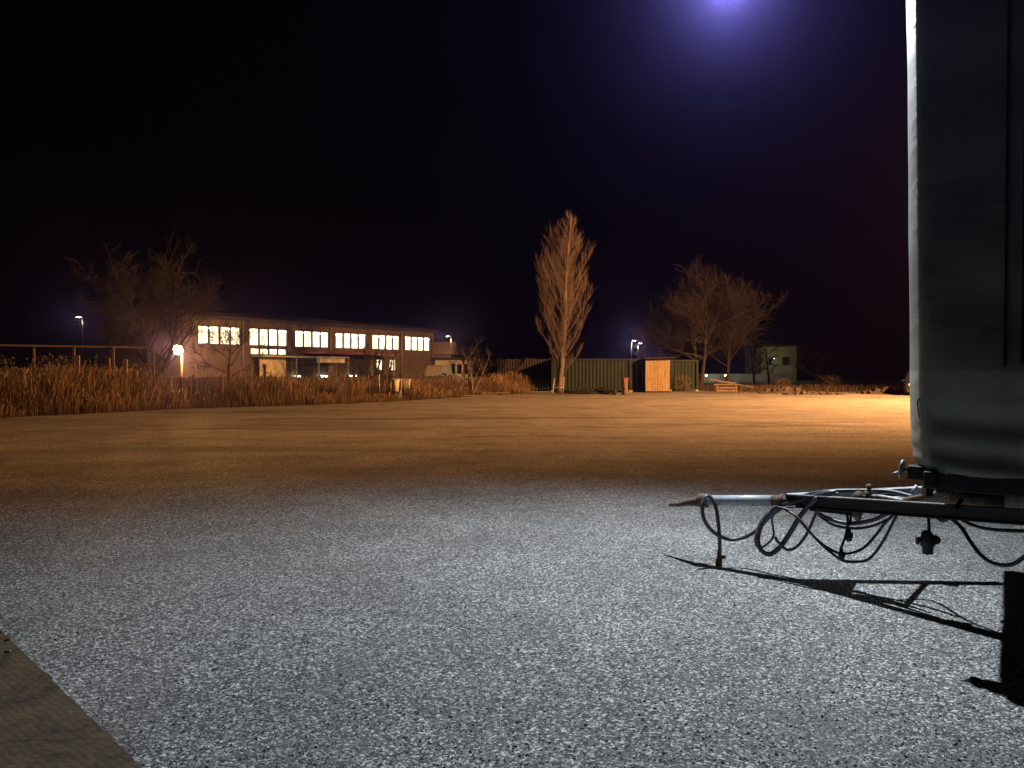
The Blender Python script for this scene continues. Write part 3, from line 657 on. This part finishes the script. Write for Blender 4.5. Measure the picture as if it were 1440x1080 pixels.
# metal chair with a pale tub
q = ground(556, 562.5); ch = thing('metal_chair', q, 'old pale tubular metal chair standing at the grass edge', 'chair')
fr = MB()
for sx in (-.3, .3):
    MB().tube(spline([q+Vector((sx,-.3,0)), q+Vector((sx,-.28,.42)), q+Vector((sx,-.26,.46)), q+Vector((sx,.2,.46))], 4), .018, 6).build('leg', M['pale_metal'], ch)
    MB().tube(spline([q+Vector((sx,.32,0)), q+Vector((sx,.22,.46)), q+Vector((sx,.3,1.05)), q+Vector((sx*.8,.31,1.22)), q+Vector((0,.32,1.26))], 5), .018, 6).build('leg', M['pale_metal'], ch)
MB().box(q+Vector((0,-.02,.475)), (.6,.5,.03)).build('seat', M['dark_metal'], ch, bevel=.01)
MB().box(q+Vector((0,.285,.98)), (.5,.03,.36), rx=-.12).build('backrest', M['dark_metal'], ch, bevel=.01)
q2 = q+Vector((.0,-.06,.492)); tb = thing('tub', q2, 'cream tub standing on the seat of the old metal chair', 'tub')
MB().lathe(q2, [(.19,0),(.25,.66),(.24,.7),(.2,.68),(.16,.05)], 18).build('body', M['plastic_cream'], tb)
MB().lathe(q2+Vector((0,0,.62)), [(.26,0),(.285,.02),(.28,.07),(.24,.08)], 18).build('rim', M['plastic_cream'], tb)
q = ground(571, 560.5); bn = thing('waste_bin', q, 'pale wheeled bin right of the old metal chair', 'bin')
MB().box(q+Vector((0,0,.62)), (.42,.42,1.0), taper=1.12).build('body', M['plastic_cream'], bn, bevel=.03)
MB().box(q+Vector((0,0,1.16)), (.52,.5,.07)).build('lid', M['pale_metal'], bn, bevel=.02)
for s in (-1,1): MB().lathe(q+Vector((s*.2,.2,.11)), [(.1,-.03),(.11,0),(.1,.03)], 12, axis=(1,0,0)).build('wheel', M['rubber'], bn)
q = ground(541, 558.5); bx = thing('black_crate', q, 'dark plastic crate stack left of the old metal chair', 'crate')
for k in range(3):
    c = MB(); z = k*.31
    for a in ((-.38,0,.03,.5),(.38,0,.03,.5)): c.box(q+Vector((a[0],0,z+.15)), (.03,.5,.29))
    for y in (-.25,.25): c.box(q+Vector((0,y,z+.08)), (.73,.03,.12)); c.box(q+Vector((0,y,z+.25)), (.73,.03,.08))
    c.box(q+Vector((0,0,z+.015)), (.73,.47,.02)); c.build('tray', M['plastic_black'], bx)
q = ground(533.5, 559); pm = MB(); pm.tube([q, q+Vector((-.02,.05,1.4))], .035, 8); pm.lathe(q+Vector((-.02,.05,1.4)), [(.045,0),(.045,.04),(.02,.06)], 8)
tag(pm.build('thin_post', M['pale_metal']), 'thin pale pole standing beside the dark crates', 'pole')
# planks lying at the edge
for (xa_, ya_, xb_, yb_, wd, th, z, lb) in [(722,553.6,786,552.4,.24,.06,.10,'long pale plank lying on the edge below the slatted fence'),
        (640,558.2,700,557.2,.2,.06,.08,'dark plank lying from the tubs to the thin sapling'), (676,556.6,716,555.6,.16,.05,.16,'short plank lying between the sapling and the long pale plank'),
        (735,554.8,800,555,.14,.05,.05,'narrow plank lying just in front of the long pale plank')]:
    a, b = ground(xa_,ya_), ground(xb_,yb_); bm_ = MB(); bm_.beam(a+Vector((0,0,z)), b+Vector((0,0,z+R(-.02,.03))), wd, th)
    for f in (.15,.8): bm_.box(a.lerp(b,f)+Vector((0,0,(z-th/2)/2+.001)), (.08,wd*.8,max(.02,z-th/2)))
    tag(bm_.build('plank', M['wood_grey'], bevel=.008), lb, 'plank', 'planks lying at the yard edge')
# white frame leaning on the poplar
q = ground(780, 552.8); fr = thing('leaning_frame', q, 'pale metal frame leaning beside the trunk of the poplar', 'frame')
a0, a1 = q+Vector((-.15,0,0)), q+Vector((.62,0,0)); b0, b1 = q+Vector((0,.45,1.1)), q+Vector((.75,.45,1.2))
for a, b in ((a0,b0),(b0,b1),(b1,a1)): MB().tube([a,b], .028, 6).build('bar', M['pale_metal'], fr)
MB().tube([a0.lerp(b0,.35), a1.lerp(b1,.35)], .02, 6).build('crossbar', M['pale_metal'], fr)
# heap of branches and sheeting
def heap(name, px, py, wx, wy, hz, n, mat, label, cat, smin, smax, rods=False):
    q = ground(px, py); t = thing(name, q, label, cat); 
    b = MB()
    for k in range(n):
        f, g = R(-1,1), R(-1,1); zz = hz*max(0,(1-f*f))*max(0,1-g*g*.8)*R(.2,1)
        c = q+Vector((f*wx, g*wy, zz)); s_ = R(smin, smax)
        if rods: limb(b, c, (R(-1,1), R(-.5,.5), R(-.12,.2)), s_*6, .03, .012, 3, wob=.15, n=4)
        else:
            vs = [c+Vector((R(.6,1)*s_*a, R(.6,1)*s_*bb, (R(.3,.8))*s_*cc)) for a in (-1,1) for bb in (-1,1) for cc in (-1,1)]
            b.add(vs, [(0,1,3,2),(4,6,7,5),(0,4,5,1),(2,3,7,6),(0,2,6,4),(1,5,7,3)])
    mv = [q+Vector(((i/10-1)*wx*1.1, (j/5-1)*wy*1.1, .55*hz*max(0,1-(i/10-1)**2)*max(0,1-(j/5-1)**2)*(1+.5*noise.noise(Vector((i*.9,j*.9,px))))-.01)) for i in range(21) for j in range(11)]
    b.add(mv, [(i*11+j,(i+1)*11+j,(i+1)*11+j+1,i*11+j+1) for i in range(20) for j in range(10)], True)
    b.build('pile', M[mat], t); return t, q
t, q = heap('brush_pile', 828, 554, 1.5, .7, .45, 60, 'bark_dark', 'dark heap of branches and sheeting in front of the ribbed container', 'heap', .12, .3, rods=True)
sv = []; n_ = 14
for i in range(n_):
    for j in range(7):
        f, g = i/(n_-1)*2-1, j/6*2-1; sv.append(q+Vector((f*1.35, -.1+g*.6, .04+.32*max(0,1-f*f)*max(0,1-g*g)+.05*math.sin(i*2.1+j*1.3))))
MB().add(sv, [(i*7+j,(i+1)*7+j,(i+1)*7+j+1,i*7+j+1) for i in range(n_-1) for j in range(6)], True).build('sheet', M['plastic_black'], t)
heap('rubble_heap', 1104, 553, 1.9, .8, .42, 70, 'rock', 'low heap of broken rubble on the verge right of the trestle', 'heap', .07, .22)
heap('rubble_heap', 1142, 555, 2.0, .6, .22, 50, 'rock', 'flatter spread of rubble right of the first rubble heap', 'heap', .06, .18)
heap('earth_heap', 1258, 553.5, 2.4, .8, .4, 60, 'rock', 'small earth heap beside the parked car', 'heap', .1, .3)
# log stump with a clay pot
q = ground(879, 555); st = thing('tree_stump', q, 'upright log stump in front of the door-end container', 'stump')
MB().lathe(q, [(.26,0),(.22,.12),(.19,.4),(.2,.78),(.18,.8)], 14).build('trunk', M['wood_grey'], st)
q3 = q+Vector((0,0,.8)); tp = thing('clay_pot', q3, 'square clay pot standing on the upright log stump', 'pot')
MB().box(q3+Vector((0,0,.17)), (.3,.3,.34), .3, taper=1.25).build('body', M['terracotta'], tp, bevel=.02)
MB().box(q3+Vector((0,0,.365)), (.42,.42,.05), .3).build('rim', M['terracotta'], tp, bevel=.01)
q = ground(864, 555.5)
pot('bucket', 864, 555.5, .12, .16, .32, 'plastic_black', 'small black bucket left of the upright log stump', 'bucket')
# trestle with planks
q = ground(1021, 553); ts = thing('trestle', q, 'low wooden trestle beside the smaller forked tree', 'trestle')
for s in (-.7,.7):
    for a in (-.3,.3): MB().beam(q+Vector((s,a,0)), q+Vector((s,a*.35,.62)), .08, .06).build('leg', M['wood_grey'], ts)
MB().box(q+Vector((0,0,.65)), (1.9,.16,.09)).build('top_beam', M['wood_grey'], ts, bevel=.01)
for z in (.2,.42): MB().box(q+Vector((0,-.29+z*.32,z)), (1.6,.03,.12)).build('side_board', M['wood_grey'], ts)
bm_ = MB(); bm_.beam(q+Vector((-1.3,-.02,1.02)), q+Vector((2.0,.02,.46)), .22, .05); bm_.beam(q+Vector((-1.25,.1,1.08)), q+Vector((.8,.14,.75)), .1, .05)
tag(bm_.build('plank', M['wood_grey']), 'sloping plank laid across the low wooden trestle', 'plank')

# ------------------------------------------------------------------ vehicles
def vehicle(name, base, prof, wid, wheels, paint, label, cat, rot, glass, lights, wr=.33):
    # prof: side outline (x along, z) of the body; glass: side outline of the greenhouse
    t = thing(name, base, label, cat); b = Vector(base); rm = Matrix.Rotation(rot, 4, 'Z')
    def T(x, y, z): return b + rm @ Vector((x,y,z))
    def extr(pr, w0, w1, zc):
        m_ = MB(); n = len(pr); k = lambda z: w0+(w1-w0)*max(0,min(1,(z-zc)/.7))
        vs = [T(x, s*k(z)/2, z) for s in (-1,1) for x, z in pr]
        return m_.add(vs, [tuple(range(n)), tuple(range(2*n-1, n-1, -1))]+[(i, n+i, n+(i+1) % n, (i+1) % n) for i in range(n)])
    extr(prof, wid, wid*.80, .95).build('body', M[paint], t, bevel=.05)
    g = extr(glass, wid*1.004, wid*.81, .95); g.build('windows', M['dark_glass'], t)
    for x in wheels:
        for s in (-1,1):
            wc = T(x, s*(wid/2-.1), wr); ax = rm @ Vector((0,1,0))
            wo = MB().lathe(wc, [(wr*.6,-.11),(wr*.95,-.11),(wr,-.08),(wr,.08),(wr*.95,.11),(wr*.6,.11)], 24, axis=ax).build('wheel', M['tyre'], t)
            MB().lathe(wc, [(wr*.58,-.1),(wr*.6,-.116),(wr*.2,-.10),(wr*.18,.10),(wr*.6,.116),(wr*.58,.1)], 18, axis=ax).build('rim', M['dull_steel'], wo)
    fx = max(p[0] for p in prof)
    for s in (-1,1):
        MB().lathe(T(fx-.06, s*wid*.36, lights), [(.02,-.03),(.11,0),(.09,.06),(.02,.08)], 14, axis=rm @ Vector((1,0,0))).build('headlight', M['pale_metal'], t)
        MB().box(T(fx-1.15, s*(wid/2+.1), 1.02), (.12,.2,.14), rot).build('mirror', M[paint], t, bevel=.03)
    MB().box(T(fx+.01, 0, lights-.05), (.05, wid*.42, .16), rot).build('grille', M['dark_metal'], t)
    MB().box(T(fx+.02, 0, .32), (.08, wid*.9, .16), rot).build('bumper', M['plastic_black'], t, bevel=.03)
    MB().box(T(fx+.065, 0, .36), (.012, .5, .1), rot).build('plate', M['white_render'], t)
    return t
q = P(1292,540,54); q.z = 0
vehicle('parked_car', q, [(-2.1,.35),(2.1,.35),(2.12,.75),(1.9,.92),(1.05,1.02),(.45,1.55),(.2,1.62),(-1.5,1.6),(-1.75,1.5),(-2.1,1.0)], 1.8, (1.35,-1.35), 'car_paint',
        'dark parked car half hidden behind the front corner of the trailer', 'car', math.radians(-115), [(.92,1.06),(.42,1.48),(-1.42,1.5),(-1.75,1.06)], .72)
q = P(616,540,78); q.z = 0
vehicle('parked_van', q, [(-2.4,.4),(2.3,.4),(2.35,.95),(1.9,1.2),(1.3,2.1),(1.0,2.25),(-2.3,2.25),(-2.4,2.1)], 1.95, (1.55,-1.5), 'van_paint',
        'white parked van behind the dry grass beside the white annex', 'van', math.radians(-100), [(1.78,1.26),(1.3,2.0),(.5,2.0),(.5,1.26)], .8)

# ------------------------------------------------------------------ board at the lower left
a = ground(2, 894); b = ground(192, 1082); d = (b-a).normalized(); n = Vector((-d.y, d.x, 0)); n = n if n.x < 0 else -n
b2 = b+d*1.2
bo = MB(); zt = .035; L2 = (b2-a).length
pts = [a]+[a+d*(L2*k/60)+n*(.006*noise.noise(Vector((k*.5,0,0)))+.004*noise.noise(Vector((k*1.7,3,0)))-(.012 if k in (17,18,34) else 0)) for k in range(1,60)]+[b2, b2+n*2.0, a+n*2.0+d*0, a+n*.25-d*.02]
bo.add([p+Vector((0,0,.004)) for p in pts]+[p+Vector((0,0,zt)) for p in pts], [tuple(range(len(pts)-1,-1,-1)),tuple(range(len(pts),2*len(pts)))]+[(i,(i+1)%len(pts),len(pts)+(i+1)%len(pts),len(pts)+i) for i in range(len(pts))])
bo_t = thing('wooden_board', (a.x,a.y,0), 'weathered brown wooden board lying on the gravel at the lower left', 'board')
bo.build('panel', M['board'], bo_t, bevel=.003)
for px, py in ((11,908),(11,925)):
    v = ground(px, py); MB().lathe(v+Vector((0,0,zt+.0005)), [(.02,0),(.018,.004),(.006,.005)], 12).build('nail_hole', M['black_steel'], bo_t)  # black discs standing for the dark of two nail holes

# ------------------------------------------------------------------ trailer
YAW = math.radians(33.0)
AX = Vector((math.cos(YAW), -math.sin(YAW), 0))        # from front to back
FAR = Vector((math.sin(YAW), math.cos(YAW), 0))        # from near side to far side
C0 = Vector((2.585, 4.70, 0))                          # near front corner
def TL(s, o, z): return C0 + AX*s + FAR*o + Vector((0,0,z))
tr = thing('box_trailer', TL(3.5,1.25,0), 'tall tarpaulin-covered trailer with a loose drawbar standing at the right', 'trailer')
TW, TLEN, ZB, ZT = 2.5, 7.2, 1.05, 4.3
def outline(off):                                     # rounded rectangle, near side first
    r = .05; o = []
    def arc(cs, co, a0, a1, k=7):
        for i in range(k+1):
            a = a0+(a1-a0)*i/k; o.append((cs+r*math.cos(a), co+r*math.sin(a)))
    for i in range(60): o.append((TLEN-r-(TLEN-2*r)*(i/60)**1.0, 0))
    arc(r, r, -math.pi/2, -math.pi)
    for q_ in (.08,.11,.14,.17,.2,.23,.26,.29,.32,.35,.4,.5,.7,.9,1.1,1.3,1.5,1.7,1.9,2.1,2.3): o.append((0, q_))
    arc(r, TW-r, math.pi, math.pi/2)
    for i in range(1,10): o.append((r+(TLEN-2*r)*i/10, TW))
    arc(TLEN-r, TW-r, math.pi/2, 0); arc(TLEN-r, r, 0, -math.pi/2)
    return o
def wrinkle(s, z):
    hb = z-ZB
    w_ = .040*noise.noise(Vector((s*.7+z*.8, z*1.3-s*.5, 0)))+.010*noise.noise(Vector((s*2.2, z*3.5, 7)))
    # slack folds running down from the corner, and hem folds along the bottom
    w_ += .028*math.sin((z*1.15+s*.95)*6.2+1.5*noise.noise(Vector((s, z, 9))))*max(0, 1-abs(z-1.75)/.9)
    if hb < .6: w_ += .034*(1-hb/.6)*math.sin(hb*30+.8*math.sin(s*2.3)+s*1.1)
    return w_
ol = outline(0); rowsz = [ZB+(ZT-ZB)*(k/70)**1.25 for k in range(71)]
vs = []; nO = len(ol)
for z in rowsz:
    hb = (z-ZB)
    for s, o in ol:
        bs = bo_ = 0
        cx, cy = TLEN/2, TW/2
        if s < .2 and .0 <= o <= TW:                                        # front sheet bellies out
            fz = .45+.55*min(1, hb/.05)**.5
            bs = (-.17+.10*max(0, 1-o/.34)**2)*fz
            bs += .004*noise.noise(Vector((o*2, z*2.2, 3))) 
            if hb < .3: bs += .004*math.sin(hb*50+o*3)
        wr = wrinkle(s, z)
        dz = 0
        tuck = .05*max(0, 1-hb/.10)**1.6
        cl = min(1, s/.15)
        if o < .12 and s > .0: bo_ = (-(wr)*cl)+tuck
        if s < .2: bs += tuck*1.1 + .02*max(0, 1-hb/.3)**1.5
        bs += -.017*(z-ZB)
        p = TL(s+bs, o+bo_, z); vs.append(p)
fs = [(k*nO+j, k*nO+(j+1)%nO, (k+1)*nO+(j+1)%nO, (k+1)*nO+j) for k in range(len(rowsz)-1) for j in range(nO)]
fs += [tuple(range((len(rowsz)-1)*nO, len(rowsz)*nO))]
MB().add(vs, fs, True).build('tarpaulin', M['tarp'], tr)
# roof hoop edge, seams and a lashing strap on the tarpaulin
MB().add([TL(s,o,z) for z in (ZT+.002, ZT+.06) for s, o in ((-.27,-.02),(TLEN+.03,-.02),(TLEN+.03,TW+.03),(-.27,TW+.03))], [(0,1,5,4),(1,2,6,5),(2,3,7,6),(3,0,4,7),(4,5,6,7),(3,2,1,0)]).build('roof', M['tarp'], tr, bevel=.02)
def strip(s0, z0, z1, wd, th, name, mat):
    m_ = MB(); n = 40; v = []
    for i in range(n+1):
        z = z0+(z1-z0)*i/n
        for ds, dd in ((-wd/2, 0), (-wd/2, -th), (wd/2, -th), (wd/2, 0)): v.append(TL(s0+ds, dd-wrinkle(s0, z)-.004, z))
    m_.add(v, [(i*4+k, i*4+(k+1)%4, i*4+4+(k+1)%4, i*4+4+k) for i in range(n) for k in range(4)]+[(3,2,1,0),(n*4,n*4+1,n*4+2,n*4+3)])
    return m_.build(name, M[mat], tr)
strip(.345, 1.72, 4.0, .014, .012, 'seam', 'black_steel')
for q_ in range(4): strip(.43+q_*.05, 1.74, 4.0, .016, .01, 'lacing_strap', 'dark_metal')
tie = MB(); tie.tube(spline([TL(-.10,.035,1.53),TL(-.112,.045,1.50),TL(-.104,.02,1.45),TL(-.10,.035,1.41)],5), .004, 5); tie.build('tie_cord', M['rubber'], tr)
# chassis
ch = MB()
ch.beam(TL(.16,.14,ZB-.01), TL(TLEN-.1,.14,ZB-.01), .06, .14); ch.beam(TL(.16,TW-.14,ZB-.01), TL(TLEN-.1,TW-.14,ZB-.01), .06, .14)
ch.beam(TL(.03,.03,ZB-.035), TL(.03,TW-.03,ZB-.035), .07, .13); ch.beam(TL(.06,.035,ZB-.03), TL(.9,.035,ZB-.03), .05, .10)
for s in (1.4,2.6,3.8,5,6.2): ch.beam(TL(s,.2,ZB-.04), TL(s,TW-.2,ZB-.04), .06, .08)
for o in (.75, TW-.75): ch.beam(TL(.1,o,ZB-.125), TL(TLEN-.1,o,ZB-.125), .08, .10)
ch.build('chassis', M['black_steel'], tr, bevel=.004)
MB().box(TL(TLEN/2,TW/2,ZB+.055), (TLEN-.3,TW-.3,.05), -YAW).build('deck', M['wood_dark'], tr)
tt = MB(); tt.lathe(TL(1.15,TW/2,ZB-.36), [(.45,0),(.5,.02),(.5,.09),(.45,.1)], 28); tt.box(TL(1.15,TW/2,ZB-.43), (1.0,1.1,.14), -YAW); tt.box(TL(.95,.55,.78), (.5,.3,.32), -YAW); tt.build('turntable', M['black_steel'], tr)
ax = MB(); ax.tube([TL(1.75,.3,.5),TL(1.75,TW-.3,.5)], .06, 10)
for o in (.62,TW-.62): ax.tube(spline([TL(1.2,o,.62),TL(1.75,o,.47),TL(2.3,o,.62)],8), .04, 6)
ax.tube([TL(5.4,.3,.5),TL(5.4,TW-.3,.5)], .06, 10); ax.build('axle', M['black_steel'], tr)
for s in (1.75, 5.4):
    for o in (.30, TW-.30):
        wc = TL(s,o,.5)
        wo = MB().lathe(wc, [(.28,-.13),(.44,-.14),(.49,-.11),(.5,-.05),(.5,.05),(.49,.11),(.44,.14),(.28,.13)], 36, axis=FAR).build('wheel', M['tyre'], tr)
        MB().lathe(wc, [(.27,-.12),(.285,-.135),(.2,-.06),(.09,-.09),(.05,-.1),(.05,.1),(.2,.06),(.285,.135),(.27,.12)], 28, axis=FAR).build('rim', M['dull_steel'], wo)
MB().tube([P(1336,699,5.6), P(1337,699,5.6)+AX*.33], .045, 14).build('air_tank', M['rust'], tr)
MB().beam(P(1308,686,4.9), P(1349,683,4.75), .05, .018).build('bracket', M['dull_steel'], tr)
MB().box(P(1309,674,4.72), (.07,.1,.10), -YAW).build('corner_bracket', M['black_steel'], tr, bevel=.006)
MB().beam(P(1305,672,4.8), P(1304,697,4.8), .045, .05).build('bracket', M['black_steel'], tr)
MB().tube(spline([P(1352,703,5.3),P(1347,710,5.25),P(1344,716,5.2)],3), .016, 6).build('bracket', M['black_steel'], tr)
# handbrake wheel in its box on the front beam
hb = P(1290,664,4.86)
MB().box(hb, (.10,.12,.085), -YAW).build('brake_housing', M['black_steel'], tr, bevel=.006)
hw = P(1268,659.5,4.93); axd = (hb-hw).normalized()
MB().tube([hb, hw+(hw-hb)*.03], .011, 8).build('spindle', M['dull_steel'], tr)
hwm = MB(); hwm.lathe(hw-axd*.010, [(.055,0),(.062,.004),(.064,.010),(.062,.017),(.055,.02)], 24, axis=axd+Vector((0,.25,0))); ho = hwm.build('hand_wheel', M['dull_steel'], tr)
MB().tube([hw+Vector((-.01,0,-.02)), P(1254,667,4.93)], [.013,.008], 8).build('handle', M['dull_steel'], ho)
# drawbar
tip, nk, v0 = P(942,710,7.2), P(990,703.5,6.86), P(1112,704.5,6.40)
db = MB(); dz = Vector((0,0,1))
tube_a, tube_b = P(996,704,6.84), P(1086,704,6.50)
db.tube([tube_a, tube_b], .047, 20); db.build('drawbar', M['steel_grey'], tr)
nb = MB(); nb.tube([tip, P(955,709.5,7.1), P(968,706.5,7.0), P(984,704.5,6.89)], [.016,.020,.032,.045], 12)
nb.lathe(P(990,703.8,6.87), [(.045,-.05),(.062,-.045),(.062,.035),(.05,.045)], 18, axis=(tube_b-tube_a)); nb.build('hitch', M['rust'], tr)
nb = MB(); nb.tube([tube_b, v0], .046, 16); nb.lathe(P(1100,704,6.45), [(.047,-.02),(.056,-.016),(.056,.016),(.047,.02)], 18, axis=(v0-tube_b)); nb.build('drawbar_socket', M['rust'], tr)
near_e = P(1362,722,5.19); near_b = near_e+(near_e-P(1112,706,6.40))*.28
far_e = P(1302,691,6.4); far_b = far_e+(far_e-P(1108,700,6.42))*.25
def channel(a, b, w_, h_, name, mat, flange):
    m_ = MB(); t = (b-a).normalized(); sd = t.cross(dz).normalized(); u = sd.cross(t)
    m_.beam(a, b, .012, h_)
    m_.beam(a+u*(h_/2+.0045), b+u*(h_/2+.0045), w_, .008); m_.beam(a-u*(h_/2+.0045), b-u*(h_/2+.0045), w_, .008)
    return m_.build(name, M[mat], tr)
channel(P(1108,704,6.42), near_b, .07, .082, 'drawbar_arm', 'black_steel', 1)
# plate in paler steel along the near arm's upper face
ta = P(1108,704,6.42); u = Vector((0,0,.0525)); MB().beam(ta+u, near_e.lerp(ta,.08)+u, .052, .006).build('drawbar_arm_plate', M['dull_steel'], tr)
channel(P(1108,702,6.44), far_b, .07, .07, 'drawbar_arm', 'steel_grey', 1)
MB().beam(P(1228,701,5.85), P(1262,694,6.42), .03, .04).build('cross_member', M['black_steel'], tr)
MB().beam(P(1292,697,6.38), P(1282,688,6.40), .10, .10).build('end_plate', M['steel_grey'], tr)
gp = MB(); g0 = P(1116,706,6.38); gp.add([P(1112,700,6.42)+dz*.03, P(1180,700,6.42)+dz*.015, P(1170,706,6.14)+dz*.035, P(1112,700,6.42)+dz*.02, P(1180,700,6.42)+dz*.005, P(1170,706,6.14)+dz*.025], [(0,1,2),(5,4,3),(0,3,4,1),(1,4,5,2),(2,5,3,0)]); gp.build('gusset_plate', M['rust'], tr)
# brake rods
MB().tube(spline([P(1214,698,5.95),P(1240,699,5.8),P(1272,705,5.62)],6), .017, 10).build('brake_rod', M['dull_steel'], tr)
MB().tube(spline([P(1272,704,5.62),P(1305,697,5.5),P(1340,691,5.35)],6), [.022]*13, 10).build('brake_rod', M['rust'], tr)
jn = MB(); jn.lathe(P(1222,696,5.92), [(.03,-.03),(.036,-.02),(.036,.02),(.03,.03)], 14, axis=(1,.2,0)); jn.lathe(P(1222,688,5.92), [(.014,-.05),(.014,.0),(.024,.01),(.024,.03),(.01,.04)], 10); jn.lathe(P(1208,700,5.97), [(.05,-.02),(.05,.02)], 16, axis=(.4,1,0)); jn.build('rod_joint', M['rust'], tr)
MB().tube(spline([P(1180,700,6.2),P(1215,707,6.0),P(1262,700,6.0),P(1300,712,5.6),P(1340,715,5.35)],5), .012, 8).build('brake_rod', M['dull_steel'], tr)
MB().box(P(1165,716,6.2), (.28,.06,.05), -.7).build('cable_bracket', M['black_steel'], tr)
MB().box(P(1200,720,6.0), (.12,.06,.05), -.7).build('cable_bracket', M['black_steel'], tr)

def cable(pts, r, mat='hose', name='cable', n=8):
    return MB().tube(spline([P(*p) for p in pts], 8), r, n).build(name, M[mat], tr)
def plug(px, py, d, h_, w_, name='plug', tilt=0, mat='plastic_black'):
    c = P(px,py,d); m_ = MB(); q_ = Vector((tilt,0,-1)).normalized()
    m_.lathe(c, [(w_*.35,-h_*.5),(w_*.6,-h_*.4),(w_*.7,-h_*.1),(w_,-h_*.08),(w_,h_*.45),(w_*.8,h_*.5)], 12, axis=q_)
    m_.box(c+q_*h_*.1+Vector((w_,0,0)), (w_*.5,w_*.8,h_*.4)); return m_.build(name, M[mat], tr)
# thick air hose: hooked at the neck, slung along the bar and back
cable([(1012,795-9,6.72),(1012,760,6.72),(1010,735,6.73),(1007,715,6.76),(1000,700,6.78),(992,699,6.76),(988,712,6.73),(990,730,6.72),(1003,748,6.71),(1025,758.5,6.70),(1048,755,6.68),(1066,744,6.62),(1082,727,6.55),(1100,714,6.50),(1118,702,6.42),(1140,694.5,6.32),(1165,691,6.22),(1200,690,6.10),(1250,691,5.9),(1285,699,5.7)], .017)
cable([(1150,700,6.15),(1128,722,6.28),(1112,748,6.33),(1098,768,6.36),(1084,779,6.38),(1073,776,6.4),(1066,764,6.42),(1068,745,6.44),(1078,727,6.44),(1095,713,6.42),(1130,702,6.3),(1160,694,6.15),(1176,692,6.1)], .021)
cable([(1180,694,6.08),(1165,697,6.12),(1152,712,6.18),(1142,735,6.22),(1132,755,6.24),(1120,769,6.26),(1107,773,6.3),(1094,762,6.34),(1090,755,6.36)], .012)
cable([(1120,712,6.3),(1098,716,6.36),(1086,728,6.4),(1088,752,6.4),(1080,764,6.4),(1070,770,6.42),(1063,766,6.44),(1063,750,6.46),(1072,730,6.46),(1090,712,6.42)], .009)
cable([(1092,713,6.38),(1110,718,6.3),(1128,736,6.2),(1150,760,6.1),(1175,776,6.0),(1195,778,5.95),(1215,770,5.9),(1232,752,5.85),(1245,735,5.8),(1258,722,5.75)], .011, 'rubber')
cable([(1100,714,6.36),(1122,728,6.22),(1145,755,6.1),(1165,774,6.02),(1183,787,5.97),(1200,790,5.93),(1222,786,5.88),(1240,764,5.82),(1252,742,5.77),(1262,722,5.72)], .011, 'rubber')
cable([(1150,722,6.15),(1170,731,6.1),(1195,736,6.0),(1225,732,5.9),(1248,722,5.8)], .016)
cable([(1150,724,6.15),(1172,738,6.08),(1200,743,5.98),(1225,740,5.9),(1250,730,5.8)], .010, 'rubber')
cable([(1185,716,6.0),(1192,728,5.97),(1190,750,5.95),(1183,770,5.94)], .010, 'rubber')
cable([(1196,718,5.98),(1196,732,5.97),(1193,740,5.97)], .010, 'rubber')
plug(1183,778,5.94,.10,.022); plug(1194,751,5.96,.11,.022); plug(1204,724,5.96,.09,.026,'socket',tilt=.6,mat='dull_steel')
cable([(1306,724,5.45),(1306,735,5.44),(1307,748,5.43)], .011, 'rubber')
c = P(1304,761,5.43); pl = MB()
pl.lathe(c, [(.02,-.075),(.035,-.06),(.045,-.02),(.047,.03),(.036,.04),(.036,.085),(.03,.09)], 16, axis=(.05,0,-1))
pl.lathe(c+Vector((.055,0,.01)), [(.012,-.02),(.034,-.012),(.034,.012),(.012,.02)], 14, axis=(.2,1,0)); pl.box(c+Vector((-.055,0,.012)), (.04,.03,.03)); pl.box(c+Vector((-.068,0,.0)), (.012,.03,.04))
pl.build('coupling_plug', M['plastic_black'], tr)
cable([(1316,726,5.4),(1326,731,5.36),(1336,726,5.32)], .018, 'rubber')
cable([(1334,726,5.3),(1352,742,5.2),(1365,762,5.1),(1380,781,5.0),(1400,793,4.9),(1425,793,4.8),(1450,775,4.7)], .013, 'rubber')
cable([(1345,727,5.25),(1370,739,5.15),(1400,745,5.0),(1450,747,4.85)], .012, 'rubber')
# hose coupling at the end that touches the gravel
c = P(1011,787,6.72); hk = MB(); hk.lathe(Vector((c.x,c.y,.002)), [(.02,0),(.03,.01),(.03,.05),(.02,.06),(.018,.09)], 12); hk.box(Vector((c.x+.03,c.y,.075)), (.05,.03,.03)); hk.tube([(c.x,c.y,.06),(c.x+.002,c.y,P(1011,775,6.72).z)], .017, 10)
hk.build('hose_coupling', M['rust'], tr)

# ------------------------------------------------------------------ added to make the floodlight's glow: thin haze
hz = MB(); hz.box((0,150,9.5), (480,380,21)); hm = bpy.data.materials.new('glow_haze'); hm.use_nodes = True; nt = hm.node_tree
nt.nodes.remove(nt.nodes['Principled BSDF']); pv = nt.nodes.new('ShaderNodeVolumePrincipled')
pv.inputs['Color'].default_value = (.30,.24,1,1); pv.inputs['Absorption Color'].default_value = (1,1,1,1); pv.inputs['Density'].default_value = .0007; pv.inputs['Anisotropy'].default_value = .92
nt.links.new(pv.outputs[0], nt.nodes['Material Output'].inputs['Volume'])
ho = hz.build('glow_haze', hm); ho['kind'] = 'stuff'
